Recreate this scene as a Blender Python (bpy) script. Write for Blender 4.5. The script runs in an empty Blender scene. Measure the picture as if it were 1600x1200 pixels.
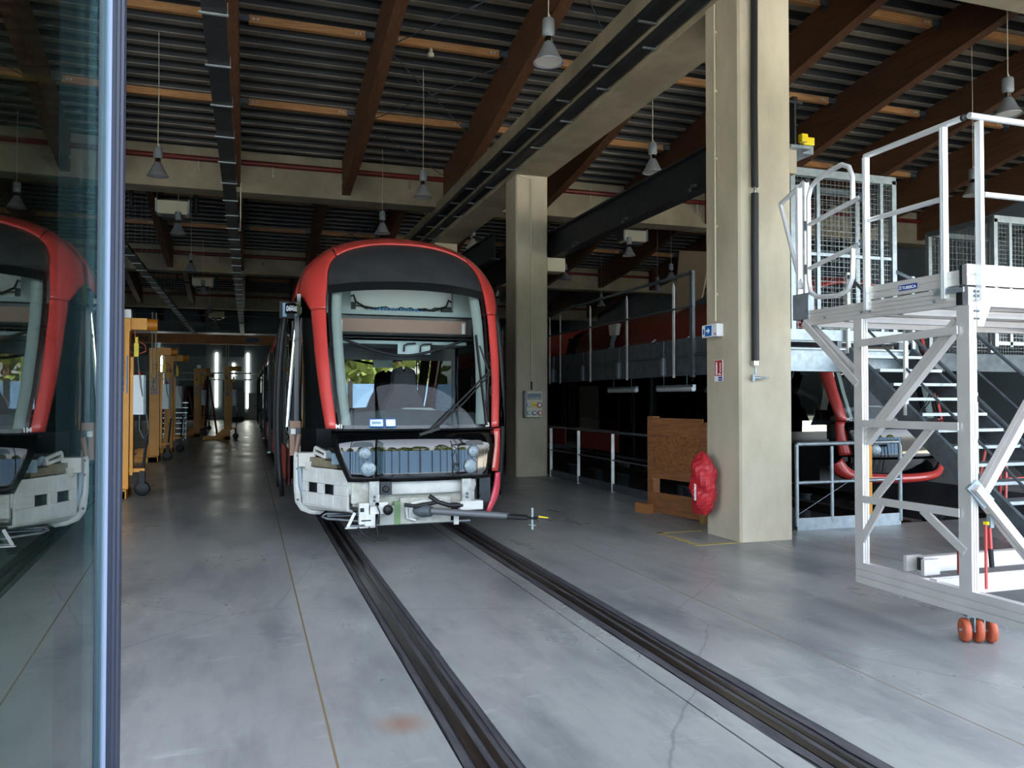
import bpy, bmesh, math, random
from mathutils import Vector, Matrix
random.seed(7)
S = bpy.context.scene
COL = S.collection
PI = math.pi
# ------------------------------------------------------------------ camera, world, sun, exposure
cd = bpy.data.cameras.new('camera'); cam = bpy.data.objects.new('camera', cd); COL.objects.link(cam)
cd.sensor_width = 36.0; cd.lens = 36.0 * 1250 / 1600; cd.clip_start = 0.05; cd.clip_end = 400
yaw = math.atan(412 / 1250); pitch = math.atan(24 / 1250)
cam.location = (0, 0, 1.6); cam.rotation_euler = (PI / 2 + pitch, 0, -yaw)
S.camera = cam
W = bpy.data.worlds.new('world'); S.world = W; W.use_nodes = True
wn = W.node_tree.nodes; wl = W.node_tree.links; wn.clear()
wo = wn.new('ShaderNodeOutputWorld'); wb = wn.new('ShaderNodeBackground'); sk = wn.new('ShaderNodeTexSky')
sk.sky_type = 'NISHITA'; sk.sun_disc = False; sk.sun_elevation = math.radians(48); sk.sun_rotation = math.radians(20)
sk.air_density = 1.0; sk.dust_density = 2.5; sk.ozone_density = 1.0
hs = wn.new('ShaderNodeHueSaturation'); hs.inputs['Saturation'].default_value = .42; wl.new(sk.outputs[0], hs.inputs['Color']); wl.new(hs.outputs[0], wb.inputs[0]); wl.new(wb.outputs[0], wo.inputs[0]); wb.inputs[1].default_value = 0.36
sl = bpy.data.lights.new('sun', 'SUN'); sl.energy = 17; sl.angle = 0.01; sl.color = (1, .93, .80)
so = bpy.data.objects.new('sun', sl); COL.objects.link(so)
so.rotation_euler = (math.radians(-27), math.radians(10), 0); so.location = (0, 20, 30)
S.view_settings.view_transform = 'Standard'; S.view_settings.look = 'None'; S.view_settings.gamma = 1
S.view_settings.use_curve_mapping = False; S.view_settings.exposure = 2.35
S.cycles.max_bounces = 7; S.cycles.diffuse_bounces = 4; S.cycles.glossy_bounces = 4
S.cycles.transmission_bounces = 4; S.cycles.transparent_max_bounces = 16
S.cycles.caustics_reflective = False; S.cycles.caustics_refractive = False; S.cycles.sample_clamp_indirect = 6
S.cycles.use_denoising = True

# ------------------------------------------------------------------ materials
def c(h):
    h = h.lstrip('#'); v = [int(h[i:i + 2], 16) / 255 for i in (0, 2, 4)]
    return tuple(x / 12.92 if x <= .04045 else ((x + .055) / 1.055) ** 2.4 for x in v) + (1,)
MATS = {}
def mat(name, col, rough=.5, metal=0, col2=None, scale=4, stretch=(1, 1, 1), detail=4, bump=0, bscale=40, lo=.35, hi=.65, coat=0, emit=None, es=0, spec=.5):
    if name in MATS: return MATS[name]
    m = bpy.data.materials.new(name); m.use_nodes = True; MATS[name] = m
    nt = m.node_tree; b = nt.nodes['Principled BSDF']
    b.inputs['Base Color'].default_value = c(col); b.inputs['Roughness'].default_value = rough; b.inputs['Metallic'].default_value = metal
    b.inputs['Coat Weight'].default_value = coat; b.inputs['Coat Roughness'].default_value = .04; b.inputs['Specular IOR Level'].default_value = spec
    if emit: b.inputs['Emission Color'].default_value = c(emit); b.inputs['Emission Strength'].default_value = es
    if col2 or bump:
        tc = nt.nodes.new('ShaderNodeTexCoord'); mp = nt.nodes.new('ShaderNodeMapping'); mp.inputs['Scale'].default_value = stretch
        nt.links.new(tc.outputs['Object'], mp.inputs[0])
    if col2:
        n = nt.nodes.new('ShaderNodeTexNoise'); n.inputs['Scale'].default_value = scale; n.inputs['Detail'].default_value = detail; n.inputs['Roughness'].default_value = .6
        r = nt.nodes.new('ShaderNodeValToRGB'); r.color_ramp.elements[0].position = lo; r.color_ramp.elements[1].position = hi
        r.color_ramp.elements[0].color = c(col); r.color_ramp.elements[1].color = c(col2)
        nt.links.new(mp.outputs[0], n.inputs['Vector']); nt.links.new(n.outputs['Fac'], r.inputs[0]); nt.links.new(r.outputs[0], b.inputs['Base Color'])
    if bump:
        n2 = nt.nodes.new('ShaderNodeTexNoise'); n2.inputs['Scale'].default_value = bscale; n2.inputs['Detail'].default_value = 3
        bp = nt.nodes.new('ShaderNodeBump'); bp.inputs['Strength'].default_value = bump; bp.inputs['Distance'].default_value = .01
        nt.links.new(mp.outputs[0], n2.inputs['Vector']); nt.links.new(n2.outputs['Fac'], bp.inputs['Height']); nt.links.new(bp.outputs[0], b.inputs['Normal'])
    return m
def glass(name, tint, refl=1.0, ior=1.5, rough=0.0):
    m = bpy.data.materials.new(name); m.use_nodes = True; nt = m.node_tree; nt.nodes.clear()
    o = nt.nodes.new('ShaderNodeOutputMaterial'); t = nt.nodes.new('ShaderNodeBsdfTransparent'); g = nt.nodes.new('ShaderNodeBsdfGlossy')
    t.inputs[0].default_value = tint; g.inputs['Roughness'].default_value = rough; g.inputs[0].default_value = (refl, refl, refl, 1)
    f = nt.nodes.new('ShaderNodeFresnel'); f.inputs[0].default_value = ior
    ge = nt.nodes.new('ShaderNodeNewGeometry'); iv = nt.nodes.new('ShaderNodeMath'); iv.operation = 'SUBTRACT'; iv.inputs[0].default_value = 1
    mu = nt.nodes.new('ShaderNodeMath'); mu.operation = 'MULTIPLY'; mx = nt.nodes.new('ShaderNodeMixShader')
    nt.links.new(ge.outputs['Backfacing'], iv.inputs[1]); nt.links.new(f.outputs[0], mu.inputs[0]); nt.links.new(iv.outputs[0], mu.inputs[1])
    nt.links.new(mu.outputs[0], mx.inputs[0]); nt.links.new(t.outputs[0], mx.inputs[1]); nt.links.new(g.outputs[0], mx.inputs[2]); nt.links.new(mx.outputs[0], o.inputs[0])
    return m
def mesh_mat(name, col, nx, ny):
    pass
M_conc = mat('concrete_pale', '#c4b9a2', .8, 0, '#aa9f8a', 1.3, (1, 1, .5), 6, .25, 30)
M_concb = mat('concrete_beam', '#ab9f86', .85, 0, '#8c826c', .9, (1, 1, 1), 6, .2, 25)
M_wood = mat('glulam', '#745039', .55, 0, '#5b3d2a', 3, (6, .35, 8), 5, .15, 20)
M_purl = mat('purlin_timber', '#cb9862', .6, 0, '#ad7648', 4, (.6, 6, 8), 5, .1, 20)
M_deck = mat('deck_steel', '#a39a8a', .5, .35, '#857e72', 1, (1, 1, 1), 3)
M_galv = mat('galvanised', '#a9b2b6', .42, .65, '#8d979c', 12, (1, 1, 1), 5, lo=.3, hi=.7)
M_galvd = mat('galvanised_dull', '#6f777c', .55, .5, '#596167', 6, (1, 1, 1), 5)
M_dark = mat('dark_steel', '#33363a', .55, .3, '#24272a', 3)
M_alu = mat('aluminium_extrusion', '#e3ddd8', .38, .45, '#d6d0cb', 3, (1, 1, 1), 2)
M_aluw = mat('aluminium_tube', '#ebebeb', .3, .5)
M_black = mat('black_rubber', '#101113', .55)
M_gloss = mat('black_gloss', '#050607', .04, 0, coat=.3)
M_blackp = mat('black_panel', '#15171a', .3, 0, '#1c1e21', 8)
M_red = mat('tram_red', '#c5413b', .3, 0, '#b83a34', 2, coat=.6)
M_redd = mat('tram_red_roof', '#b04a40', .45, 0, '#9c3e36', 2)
M_white = mat('white_paint', '#dddcd6', .4, 0, '#c9c7bf', 5)
M_cream = mat('cream_paint', '#cfc8ae', .5)
M_greyp = mat('grey_paint', '#8296a0', .4)
M_green = mat('green_paint', '#6d8a5c', .5)
M_teal = mat('teal_grey_trim', '#8f9b96', .6)
M_chrome = mat('chrome', '#e8e8ea', .08, 1)
M_yel = mat('lift_yellow', '#f0a538', .45, 0, '#e69a30', 3)
M_yel2 = mat('bright_yellow', '#f2d21c', .45)
M_osb = mat('osb_board', '#8a5a2c', .8, 0, '#6b4120', 30, (1, 1, 1), 4, .3, 60, .4, .6)
M_ply = mat('timber_board', '#8c5b32', .75, 0, '#6f4424', 3, (1, 1, 9), 5)
M_bagred = mat('red_cover', '#c02830', .5, 0, '#a81f28', 6, bump=.4, bscale=18)
M_sign_b = mat('sign_blue', '#1766b0', .4); M_sign_r = mat('sign_red', '#b31f26', .4); M_sign_w = mat('sign_white', '#e8eaea', .4)
M_lampg = mat('lamp_housing', '#8f9698', .45, .3)
M_lampb = mat('lamp_reflector', '#a9adb2', .3, .5)
M_lampi = mat('lamp_glass', '#d8d6cf', .25, 0)
M_pipe = mat('red_pipe', '#6e211b', .45)
M_far = mat('far_wall_paint', '#8b959a', .8, 0, '#7c868b', .4)
M_orange = mat('crane_orange', '#dc8a4b', .5, 0, '#cc7d41', 2)
M_slit = mat('daylight_slit', '#ffffff', .5, emit='#f4f6e8', es=3)
M_rail = mat('rail_steel', '#4b423b', .35, .7, '#2f2a27', 20, (1, .1, 1), 4)
M_bitu = mat('bitumen', '#35353a', .6, 0, '#4c4b4d', 5, (4, .5, 1), 5, .3, 30)
M_stone = mat('pit_concrete', '#45474a', .8, 0, '#2e3033', 1.5)
M_wheel = mat('castor_orange', '#c9603f', .5)
M_seat = mat('seat_fabric', '#2b2f32', .8)
M_dash = mat('dashboard', '#4a5c60', .6, 0, '#3e4e52', 10)
M_shade = mat('blind_brown', '#8a6a58', .5)
M_blue = mat('tarp_blue', '#2a6fa8', .6)
M_dred = mat('stand_red', '#7c1a1c', .5)
M_skin = mat('sensor_cover', '#c9c4ba', .4)
M_asph = mat('asphalt', '#bcb8ad', .9, 0, '#a5a196', .6)
M_leaf = mat('leaves', '#6a7a35', .7, 0, '#39491f', 1.2)
M_bark = mat('bark', '#5b4a3a', .9)
M_rope = mat('orange_cable', '#d4663a', .5)
M_frameb = mat('door_frame_blue', '#262c3c', .55, 0, '#20263a', 2)
M_framel = mat('door_frame_highlight', '#93a1bb', .35, .2)  # paler frame blue for the painted highlight on the stile
G_ws = glass('windscreen_glass', (.86, .89, .88, 1), 1.0, 1.3)
G_side = glass('tinted_glass', (.10, .12, .12, 1))
G_part = glass('partition_glass', (.12, .14, .14, 1), 1.0, 2.6)
G_door = glass('door_glass', (.62, .72, .68, 1), .95, 1.62)

def floor_mat():
    m = bpy.data.materials.new('polished_concrete_floor'); m.use_nodes = True; nt = m.node_tree; b = nt.nodes['Principled BSDF']; L = nt.links.new
    def N(t): return nt.nodes.new(t)
    ge = N('ShaderNodeNewGeometry')
    def noise(sc, sx, sy, det, lo, hi):
        mp = N('ShaderNodeMapping'); mp.inputs['Scale'].default_value = (sx, sy, 1); L(ge.outputs['Position'], mp.inputs[0])
        n = N('ShaderNodeTexNoise'); n.inputs['Scale'].default_value = sc; n.inputs['Detail'].default_value = det; n.inputs['Roughness'].default_value = .62
        L(mp.outputs[0], n.inputs['Vector']); r = N('ShaderNodeMapRange'); r.inputs[1].default_value = lo; r.inputs[2].default_value = hi; L(n.outputs['Fac'], r.inputs[0]); return r.outputs[0]
    def mix(f, a, bb, k=1.0):
        x = N('ShaderNodeMix'); x.data_type = 'RGBA'
        if k != 1.0:
            q = N('ShaderNodeMath'); q.operation = 'MULTIPLY'; q.inputs[1].default_value = k; L(f, q.inputs[0]); f = q.outputs[0]
        L(f, x.inputs[0])
        for s, v in ((6, a), (7, bb)):
            if isinstance(v, tuple): x.inputs[s].default_value = v
            else: L(v, x.inputs[s])
        return x.outputs[2]
    base = mix(noise(.55, 1, .6, 6, .35, .68), c('#9c9d9a'), c('#838584'))
    base = mix(noise(1.1, 1.5, .45, 8, .48, .66), base, c('#63676b'), .8)
    base = mix(noise(.32, 1, .25, 4, .5, .7), base, c('#b0b1b0'), .6)
    base = mix(noise(9, 1.5, .35, 5, .5, .8), base, c('#6f7275'), .45)
    base = mix(noise(3.2, .7, 2.5, 6, .60, .72), base, c('#babcbc'), .4)
    # thin cracks
    v = N('ShaderNodeTexVoronoi'); v.voronoi_dimensions = '2D'; v.feature = 'DISTANCE_TO_EDGE'; v.inputs['Scale'].default_value = .28
    nz = N('ShaderNodeTexNoise'); nz.inputs['Scale'].default_value = 1.4; nz.inputs['Detail'].default_value = 5; L(ge.outputs['Position'], nz.inputs['Vector'])
    ad = N('ShaderNodeVectorMath'); ad.operation = 'ADD'; L(ge.outputs['Position'], ad.inputs[0]); sc_ = N('ShaderNodeVectorMath'); sc_.operation = 'SCALE'; sc_.inputs['Scale'].default_value = .22; L(nz.outputs['Color'], sc_.inputs[0]); L(sc_.outputs[0], ad.inputs[1]); L(ad.outputs[0], v.inputs['Vector'])
    cr = N('ShaderNodeMapRange'); cr.inputs[1].default_value = .0; cr.inputs[2].default_value = .0035; cr.inputs[3].default_value = 1; cr.inputs[4].default_value = 0; L(v.outputs[0], cr.inputs[0])
    base = mix(cr.outputs[0], base, c('#55585a'), .5)
    # tyre scuff arcs on the left aisle
    # rust stain beside the left rail
    dv = N('ShaderNodeVectorMath'); dv.operation = 'DISTANCE'; dv.inputs[1].default_value = (.73, 3.95, 0); L(ad.outputs[0], dv.inputs[0])
    dd = N('ShaderNodeVectorMath'); dd.operation = 'DISTANCE'; dd.inputs[1].default_value = (.73, 3.95, 0); L(ge.outputs['Position'], dd.inputs[0])
    rr = N('ShaderNodeMapRange'); rr.inputs[1].default_value = .02; rr.inputs[2].default_value = .16; rr.inputs[3].default_value = 1; rr.inputs[4].default_value = 0; L(dd.outputs['Value'], rr.inputs[0])
    base = mix(rr.outputs[0], base, c('#8a5a38'), .6)
    L(base, b.inputs['Base Color'])
    rg = N('ShaderNodeMapRange'); rg.inputs[3].default_value = .24; rg.inputs[4].default_value = .42; L(noise(1.1, 1, .6, 6, .3, .7), rg.inputs[0]); L(rg.outputs[0], b.inputs['Roughness'])
    b.inputs['Specular IOR Level'].default_value = .5
    bp = N('ShaderNodeBump'); bp.inputs['Strength'].default_value = .06; bp.inputs['Distance'].default_value = .01; L(noise(3, 1, 1, 4, 0, 1), bp.inputs['Height']); L(bp.outputs[0], b.inputs['Normal'])
    return m
M_floor = floor_mat()

# ------------------------------------------------------------------ mesh helpers
class MB:
    def __init__(s): s.v = []; s.f = []; s.sm = []
    def add(s, vs, fs, smooth=False):
        o = len(s.v); s.v += [tuple(v) for v in vs]; s.f += [tuple(i + o for i in f) for f in fs]; s.sm += [smooth] * len(fs); return s
    def box(s, x0, x1, y0, y1, z0, z1):
        return s.add([(x0, y0, z0), (x1, y0, z0), (x1, y1, z0), (x0, y1, z0), (x0, y0, z1), (x1, y0, z1), (x1, y1, z1), (x0, y1, z1)],
                     [(0, 3, 2, 1), (4, 5, 6, 7), (0, 1, 5, 4), (1, 2, 6, 5), (2, 3, 7, 6), (3, 0, 4, 7)])
    def bar(s, p0, p1, w, h, up=(0, 0, 1), b=0):
        p0 = Vector(p0); p1 = Vector(p1); d = (p1 - p0).normalized(); u = Vector(up)
        if abs(d.dot(u)) > .98: u = Vector((0, 1, 0))
        r = d.cross(u).normalized(); u = r.cross(d).normalized(); a, e = w / 2, h / 2
        if b:
            pr = [(-a + b, -e), (a - b, -e), (a, -e + b), (a, e - b), (a - b, e), (-a + b, e), (-a, e - b), (-a, -e + b)]
        else: pr = [(-a, -e), (a, -e), (a, e), (-a, e)]
        n = len(pr); vs = [p0 + r * x + u * y for x, y in pr] + [p1 + r * x + u * y for x, y in pr]
        return s.add(vs, [tuple(range(n - 1, -1, -1)), tuple(range(n, 2 * n))] + [(i, (i + 1) % n, n + (i + 1) % n, n + i) for i in range(n)])
    def tube(s, pts, r, n=8, cap=True):
        pts = [Vector(p) for p in pts]; rings = []; prev = None
        for i, p in enumerate(pts):
            d = (pts[min(i + 1, len(pts) - 1)] - pts[max(i - 1, 0)]).normalized()
            if prev is None:
                u = Vector((0, 0, 1)) if abs(d.z) < .9 else Vector((0, 1, 0)); u = (u - d * u.dot(d)).normalized()
            else: u = (prev - d * prev.dot(d)).normalized()
            prev = u; w = d.cross(u); rr = r[i] if isinstance(r, (list, tuple)) else r
            rings.append([p + (u * math.cos(2 * PI * k / n) + w * math.sin(2 * PI * k / n)) * rr for k in range(n)])
        vs = [q for g in rings for q in g]; fs = []
        for i in range(len(rings) - 1):
            for k in range(n): fs.append((i * n + k, i * n + (k + 1) % n, (i + 1) * n + (k + 1) % n, (i + 1) * n + k))
        s.add(vs, fs, True)
        if cap:
            s.add(rings[0], [tuple(range(n - 1, -1, -1))]); s.add(rings[-1], [tuple(range(n))])
        return s
    def lathe(s, prof, n=20, cx=0, cy=0, cz=0, axis='z'):
        vs = []; fs = []
        for r, h in prof:
            for k in range(n):
                a = 2 * PI * k / n; x, y = r * math.cos(a), r * math.sin(a)
                vs.append({'z': (cx + x, cy + y, cz + h), 'y': (cx + x, cy + h, cz + y), 'x': (cx + h, cy + x, cz + y)}[axis])
        for i in range(len(prof) - 1):
            for k in range(n): fs.append((i * n + k, i * n + (k + 1) % n, (i + 1) * n + (k + 1) % n, (i + 1) * n + k))
        return s.add(vs, fs, True)
    def prism(s, poly, axis, a, b):
        n = len(poly)
        def q(p, t): return {'x': (t, p[0], p[1]), 'y': (p[0], t, p[1]), 'z': (p[0], p[1], t)}[axis]
        return s.add([q(p, a) for p in poly] + [q(p, b) for p in poly], [tuple(range(n - 1, -1, -1)), tuple(range(n, 2 * n))] + [(i, (i + 1) % n, n + (i + 1) % n, n + i) for i in range(n)])
    def grid(s, rows, smooth=True):
        m = len(rows[0]); vs = [p for r in rows for p in r]
        return s.add(vs, [(i * m + j, i * m + j + 1, (i + 1) * m + j + 1, (i + 1) * m + j) for i in range(len(rows) - 1) for j in range(m - 1)], smooth)
    def build(s, name, m, parent=None, loc=(0, 0, 0), label=None, cat=None, group=None, kind=None, solid=0, bevel=0, rz=0, fixn=True):
        me = bpy.data.meshes.new(name); me.from_pydata(s.v, [], s.f)
        me.polygons.foreach_set('use_smooth', s.sm); me.materials.append(m)
        if fixn:
            bm = bmesh.new(); bm.from_mesh(me); bmesh.ops.recalc_face_normals(bm, faces=bm.faces); bm.to_mesh(me); bm.free()
        o = bpy.data.objects.new(name, me); COL.objects.link(o); o.location = loc; o.rotation_euler = (0, 0, rz)
        if parent: o.parent = parent
        if solid: q = o.modifiers.new('thick', 'SOLIDIFY'); q.thickness = solid; q.offset = 0
        if bevel: q = o.modifiers.new('bev', 'BEVEL'); q.width = bevel; q.segments = 2; q.limit_method = 'ANGLE'
        tag(o, label, cat, group, kind); return o
def tag(o, label=None, cat=None, group=None, kind=None):
    if label: o['label'] = label
    if cat: o['category'] = cat
    if group: o['group'] = group
    if kind: o['kind'] = kind
    return o
def thing(name, label, cat, loc=(0, 0, 0), rz=0, group=None, kind=None):
    o = bpy.data.objects.new(name, None); COL.objects.link(o); o.location = loc; o.rotation_euler = (0, 0, rz); o.empty_display_size = .1
    return tag(o, label, cat, group, kind)
def kids(o): return [x for x in ALLKIDS(o)]
def ALLKIDS(o): return [x for x in COL.objects if x.parent == o]
def dup(o, parent=None, loc=None, rz=None, label=None, skip=()):
    r = o.copy(); COL.objects.link(r); r.parent = parent
    if loc is not None: r.location = loc
    if rz is not None: r.rotation_euler = (0, 0, rz)
    if label: r['label'] = label
    for ch in ALLKIDS(o):
        if ch.name.split('.')[0] not in skip: dup(ch, r)
    return r
def text(body, name, m, parent, loc, rot, size, ext=.002, label=None, sx=1, bold=0, align='LEFT'):
    cu = bpy.data.curves.new(name, 'FONT'); cu.body = body; cu.size = size; cu.extrude = ext; cu.resolution_u = 3; cu.offset = bold; cu.align_x = align
    cu.materials.append(m); tmp = bpy.data.objects.new(name, cu); COL.objects.link(tmp)
    bpy.context.view_layer.update(); me = bpy.data.meshes.new_from_object(tmp.evaluated_get(bpy.context.evaluated_depsgraph_get())); bpy.data.objects.remove(tmp)
    o = bpy.data.objects.new(name, me); COL.objects.link(o); o.parent = parent; o.location = loc; o.rotation_euler = rot; o.scale = (sx, 1, 1)
    return tag(o, label)
# ------------------------------------------------------------------ SETTING
# floor: slabs between the saw-cut joints and the two grooved rails of each track
fl = thing('floor', 'worn grey polished concrete workshop floor', None, kind='structure')
MB().box(-14, 24, 2.45, 8.3, -.3, -.035).box(-14, 6.15, 8.3, 66, -.3, -.035).build('subfloor', M_bitu, fl)
g = .006
def slab(x0, x1, y0, y1): MB().box(x0 + g, x1 - g, y0 + g, y1 - g, -.2, 0).build('slab', M_floor, fl)
ys = [-6, 66]
for x0, x1 in ((-14, -6.5), (-6.5, -3.2), (-3.2, .38), (.38, .90), (1.15, 2.216), (2.216, 2.36), (2.67, 3.415)):
    for a, b in zip(ys, ys[1:]): slab(x0, x1, a, b)
slab(3.415, 5.56, -6, 66); slab(5.56, 6.15, -6, 7.69); slab(5.56, 6.15, 7.69, 66)
slab(6.15, 9.6, -6, 8.3); slab(9.6, 16, -6, 8.3); slab(16, 24, -6, 8.3)
slab(12.6, 24, 8.3, 66)
MB().box(.374, .386, 2, 66, -.1, -.001).build('joint_seal', mat('seal_brown', '#7a6a4c', .8), fl)
MB().box(3.411, 3.419, 2, 66, -.1, -.001).build('joint_seal', mat('seal_tan', '#8a7a6a', .8), fl)
# inspection pit area, lower floor
pf = MB().box(6.1, 12.7, 8.2, 66, -1.2, -1.0).build('pit_floor', M_stone, fl)
MB().box(6.05, 6.15, 8.3, 66, -1.0, -.001).box(12.6, 12.7, 8.3, 66, -1.0, -.001).box(6.05, 12.7, 8.2, 8.3, -1.0, -.001).build('pit_wall', M_stone, fl)
# yellow marking on the floor by the pillar
MB().box(4.72, 5.24, 7.70, 7.77, 0, .003).box(4.66, 4.73, 7.70, 8.62, 0, .003).box(4.66, 5.24, 8.55, 8.62, 0, .003).build('floor_marking', mat('marking_yellow', '#b8a24c', .7, 0, '#96906a', 20), fl)
# grooved rails
def rail(xc, w, lab):
    r = thing('track_rail', lab, None, (xc, 0, 0), kind='structure')
    MB().box(-w / 2, w / 2, -6, 66, -.19, -.006).build('rail_bedding', M_bitu, r)
    MB().box(-.075, -.02, -6, 66, -.1, .0).box(.02, .055, -6, 66, -.1, -.002).box(-.02, .02, -6, 66, -.1, -.03).build('grooved_rail', M_rail, r)
    m = MB(); rr = random.Random(3); y = 2.0; L = []; R = []
    while y < 30:
        L.append(y); y += .25
    for sgn in (-1, 1):
        rows = []
        for y in L:
            a = w / 2 - .012 + rr.uniform(-.012, .02); rows.append([(sgn * a, y, .0012), (sgn * (.085 + rr.uniform(0, .01)), y, .0012)])
        m.grid(rows, False)
    m.build('bitumen_edge', M_bitu, r)
rail(1.03, .25, 'left grooved rail of the open tram track, set in black bitumen')
rail(2.515, .31, 'right grooved rail of the open tram track, set in black bitumen')

# concrete pillars and beams
def pillar(x, y, lab, ztop=6.3):
    b = .025
    m = MB(); w = .70
    m.prism([(x + b, y), (x + w - b, y), (x + w, y + b), (x + w, y + w - b), (x + w - b, y + w), (x + b, y + w), (x, y + w - b), (x, y + b)], 'z', 0, ztop)
    return m.build('wall_pillar', M_conc, None, label=lab, kind='structure')
P1 = pillar(5.23, 7.71, 'nearest square concrete pillar, with the hanging black hose')
P2 = pillar(5.25, 15.66, 'second square concrete pillar, carrying the grey socket box')
for i, y in enumerate((23.3, 31, 38.4, 46, 53.4)): pillar(5.25, y, 'square concrete pillar hidden behind the red tram')
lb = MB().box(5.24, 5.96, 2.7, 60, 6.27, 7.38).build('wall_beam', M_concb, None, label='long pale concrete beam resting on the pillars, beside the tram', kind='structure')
YB = [8.0, 23.0, 38.0, 53.0]
for i, y in enumerate(YB):
    x0 = -14
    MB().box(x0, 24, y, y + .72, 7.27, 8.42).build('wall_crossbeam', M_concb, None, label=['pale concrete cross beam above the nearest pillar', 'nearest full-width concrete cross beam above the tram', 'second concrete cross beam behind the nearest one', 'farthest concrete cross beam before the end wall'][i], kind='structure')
    # sprinkler pipe on the beam face, with its heads
    if i:
        p = thing('sprinkler_pipe', ['', 'dark red pipe along the nearest cross beam', 'dark red pipe along the second cross beam', 'dark red pipe along the farthest cross beam'][i], 'pipe', (0, y - .14, 8.05))
        MB().tube([(-13.8, 0, 0), (23.8, 0, 0)], .075, 10).build('pipe_run', M_pipe, p)
        for k in range(-5, 10):
            q = MB().tube([(k * 1.9 + .6, -.02, .1), (k * 1.9 + .6, -.02, -.28)], .012, 6).lathe([(.0, -.36), (.035, -.35), (.03, -.28), (0, -.27)], 8, k * 1.9 + .6, -.02, 0)
            q.build('sprinkler_head', M_cream, p)
# roof deck: trapezoidal ribs running across, each bay falling away from the door
SL = .16
def deckz(bay_end, Y): return 8.40 + SL * (bay_end - Y)
ce = thing('ceiling', 'corrugated steel roof deck on timber beams', None, kind='structure')
for bi, ye in enumerate(YB + [66.3]):
    y0 = (YB[bi - 1] + .72) if bi else 2.6
    rows = []; y = ye + .3; p = .44; n = 0
    prof = []
    while y > y0 - .3:
        z = deckz(ye, y)
        prof += [(y, z), (y - .19, z), (y - .22, z + .14), (y - .41, z + .14)]
        y -= p
    m = MB(); m.grid([[(x, yy, zz) for (yy, zz) in prof] for x in (-14, -7, 0, 6, 12, 18, 24)], False)
    m.build('deck_sheet', M_deck, ce, solid=.006, fixn=False)
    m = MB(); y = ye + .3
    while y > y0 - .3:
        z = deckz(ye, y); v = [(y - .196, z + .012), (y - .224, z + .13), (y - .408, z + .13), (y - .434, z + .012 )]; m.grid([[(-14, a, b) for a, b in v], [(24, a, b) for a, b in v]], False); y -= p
    m.build('recess_shade_strip', M_black, ce, fixn=False)  # black sheet painting the shade inside the rib recesses
    # sawtooth end wall of each bay, above the cross beam
    if bi: MB().box(-14, 24, y0 - .3, y0 - .24, 8.40, deckz(ye, y0) + .3).build('shed_wall', M_dark, ce)
    XS = [-12.4 + 2.95 * k + .14 for k in range(-0, 13)]
    XS = [-.46 + 2.95 * k for k in range(-4, 9)]
    for xb in XS:
        L = ye - y0; pts = []
        for t, d in ((0, 1.0), (.05, 1.02), (.12, 1.08), (.22, 1.12), (.35, 1.08), (.5, .98), (.7, .92), (1, .9)):
            Y = ye - t * L; pts.append((Y, deckz(ye, Y) - d))
        top = [(y0, deckz(ye, y0)), (ye, deckz(ye, ye))]
        MB().prism(pts + top, 'x', xb, xb + .24).build('glulam_beam', M_wood, ce, bevel=0)
    for k in range(1, 5):
        Y = ye - 2.85 - 3.28 * (k - 1)
        if Y < y0 + .5: break
        z = deckz(ye, Y)
        for xb in XS[:-1]:
            if Y > 40 and xb > 8: continue
            m = MB().box(xb + .42, xb + 2.77, Y - .06, Y + .06, z - .19, z - .03); o = m.build('purlin', M_purl, ce)
            if Y < 40:
                b = MB()
                for s, e in ((xb + .24, xb + .44), (xb + 2.75, xb + 2.95)):
                    b.box(s, e, Y - .075, Y - .06, z - .17, z - .05)
                    dd = s if s < xb + 1 else e - .015
                    b.box(dd, dd + .015, Y - .09, Y + .09, z - .22, z - .02)
                b.build('hanger_bracket', M_galvd, o)
                b = MB()
                for xx in (xb + .52, xb + .60, xb + 2.57, xb + 2.65): b.lathe([(0, -.068), (.028, -.068), (.028, -.058)], 8, xx, Y, z - .11, 'y')
                b.build('bolt', M_white, o)
# wind bracing rods below the first bay
def zat(Y): return deckz(23, Y) - .35
for (xa, ya), (xb, yb) in (((2.74, 20.15), (5.44, 22.8)), ((2.74, 20.15), (5.44, 16.87)), ((2.74, 16.87), (5.44, 20.15)), ((2.74, 16.87), (5.44, 13.6)), ((5.7, 13.6), (8.4, 16.9)), ((2.74, 33), (5.44, 36)), ((2.74, 36.0), (5.44, 33.0))):
    a = Vector((xa, ya, deckz(23 if ya < 24 else 38, ya) - .3)); b = Vector((xb, yb, deckz(23 if yb < 24 else 38, yb) - .3)); mid = a.lerp(b, .52); d = (b - a).normalized()
    MB().tube([a, b], .012, 6).tube([mid - d * .16, mid + d * .16], .024, 8).build('bracing_rod', M_galvd, ce)
# side and end walls
MB().box(-14.3, -14, 2.6, 66.4, 0, 11).build('wall_left', M_far, None, label='left side wall of the hall', kind='structure')
MB().box(24, 24.3, 2.6, 66.4, 0, 11).build('wall_right', M_far, None, label='right side wall of the hall', kind='structure')
wb_ = MB().box(-14, 24, 66, 66.3, 0, 9.2).build('wall_back', M_far, None, label='grey-blue end wall of the hall', kind='structure')
for x, z0, z1 in ((-9.6, .5, 5.9), (-.05, .9, 5.2), (-2.35, 1.0, 5.2), (-1.1, 1.0, 4.4), (-6.3, 1.2, 5.4)):
    MB().box(x - .07, x + .07, 65.93, 65.99, z0, z1).build('daylight_slit', M_slit, wb_)
for x0, x1 in ((-1.9, -.3), (-5.0, -3.1), (-8.4, -6.9)):
    MB().box(x0, x1, 65.9, 65.99, 4.9, 7.2).box(x0, x1, 65.9, 65.99, .1, 3.2).build('wall_panel', mat('far_panel', '#6f797e', .8), wb_)
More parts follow.
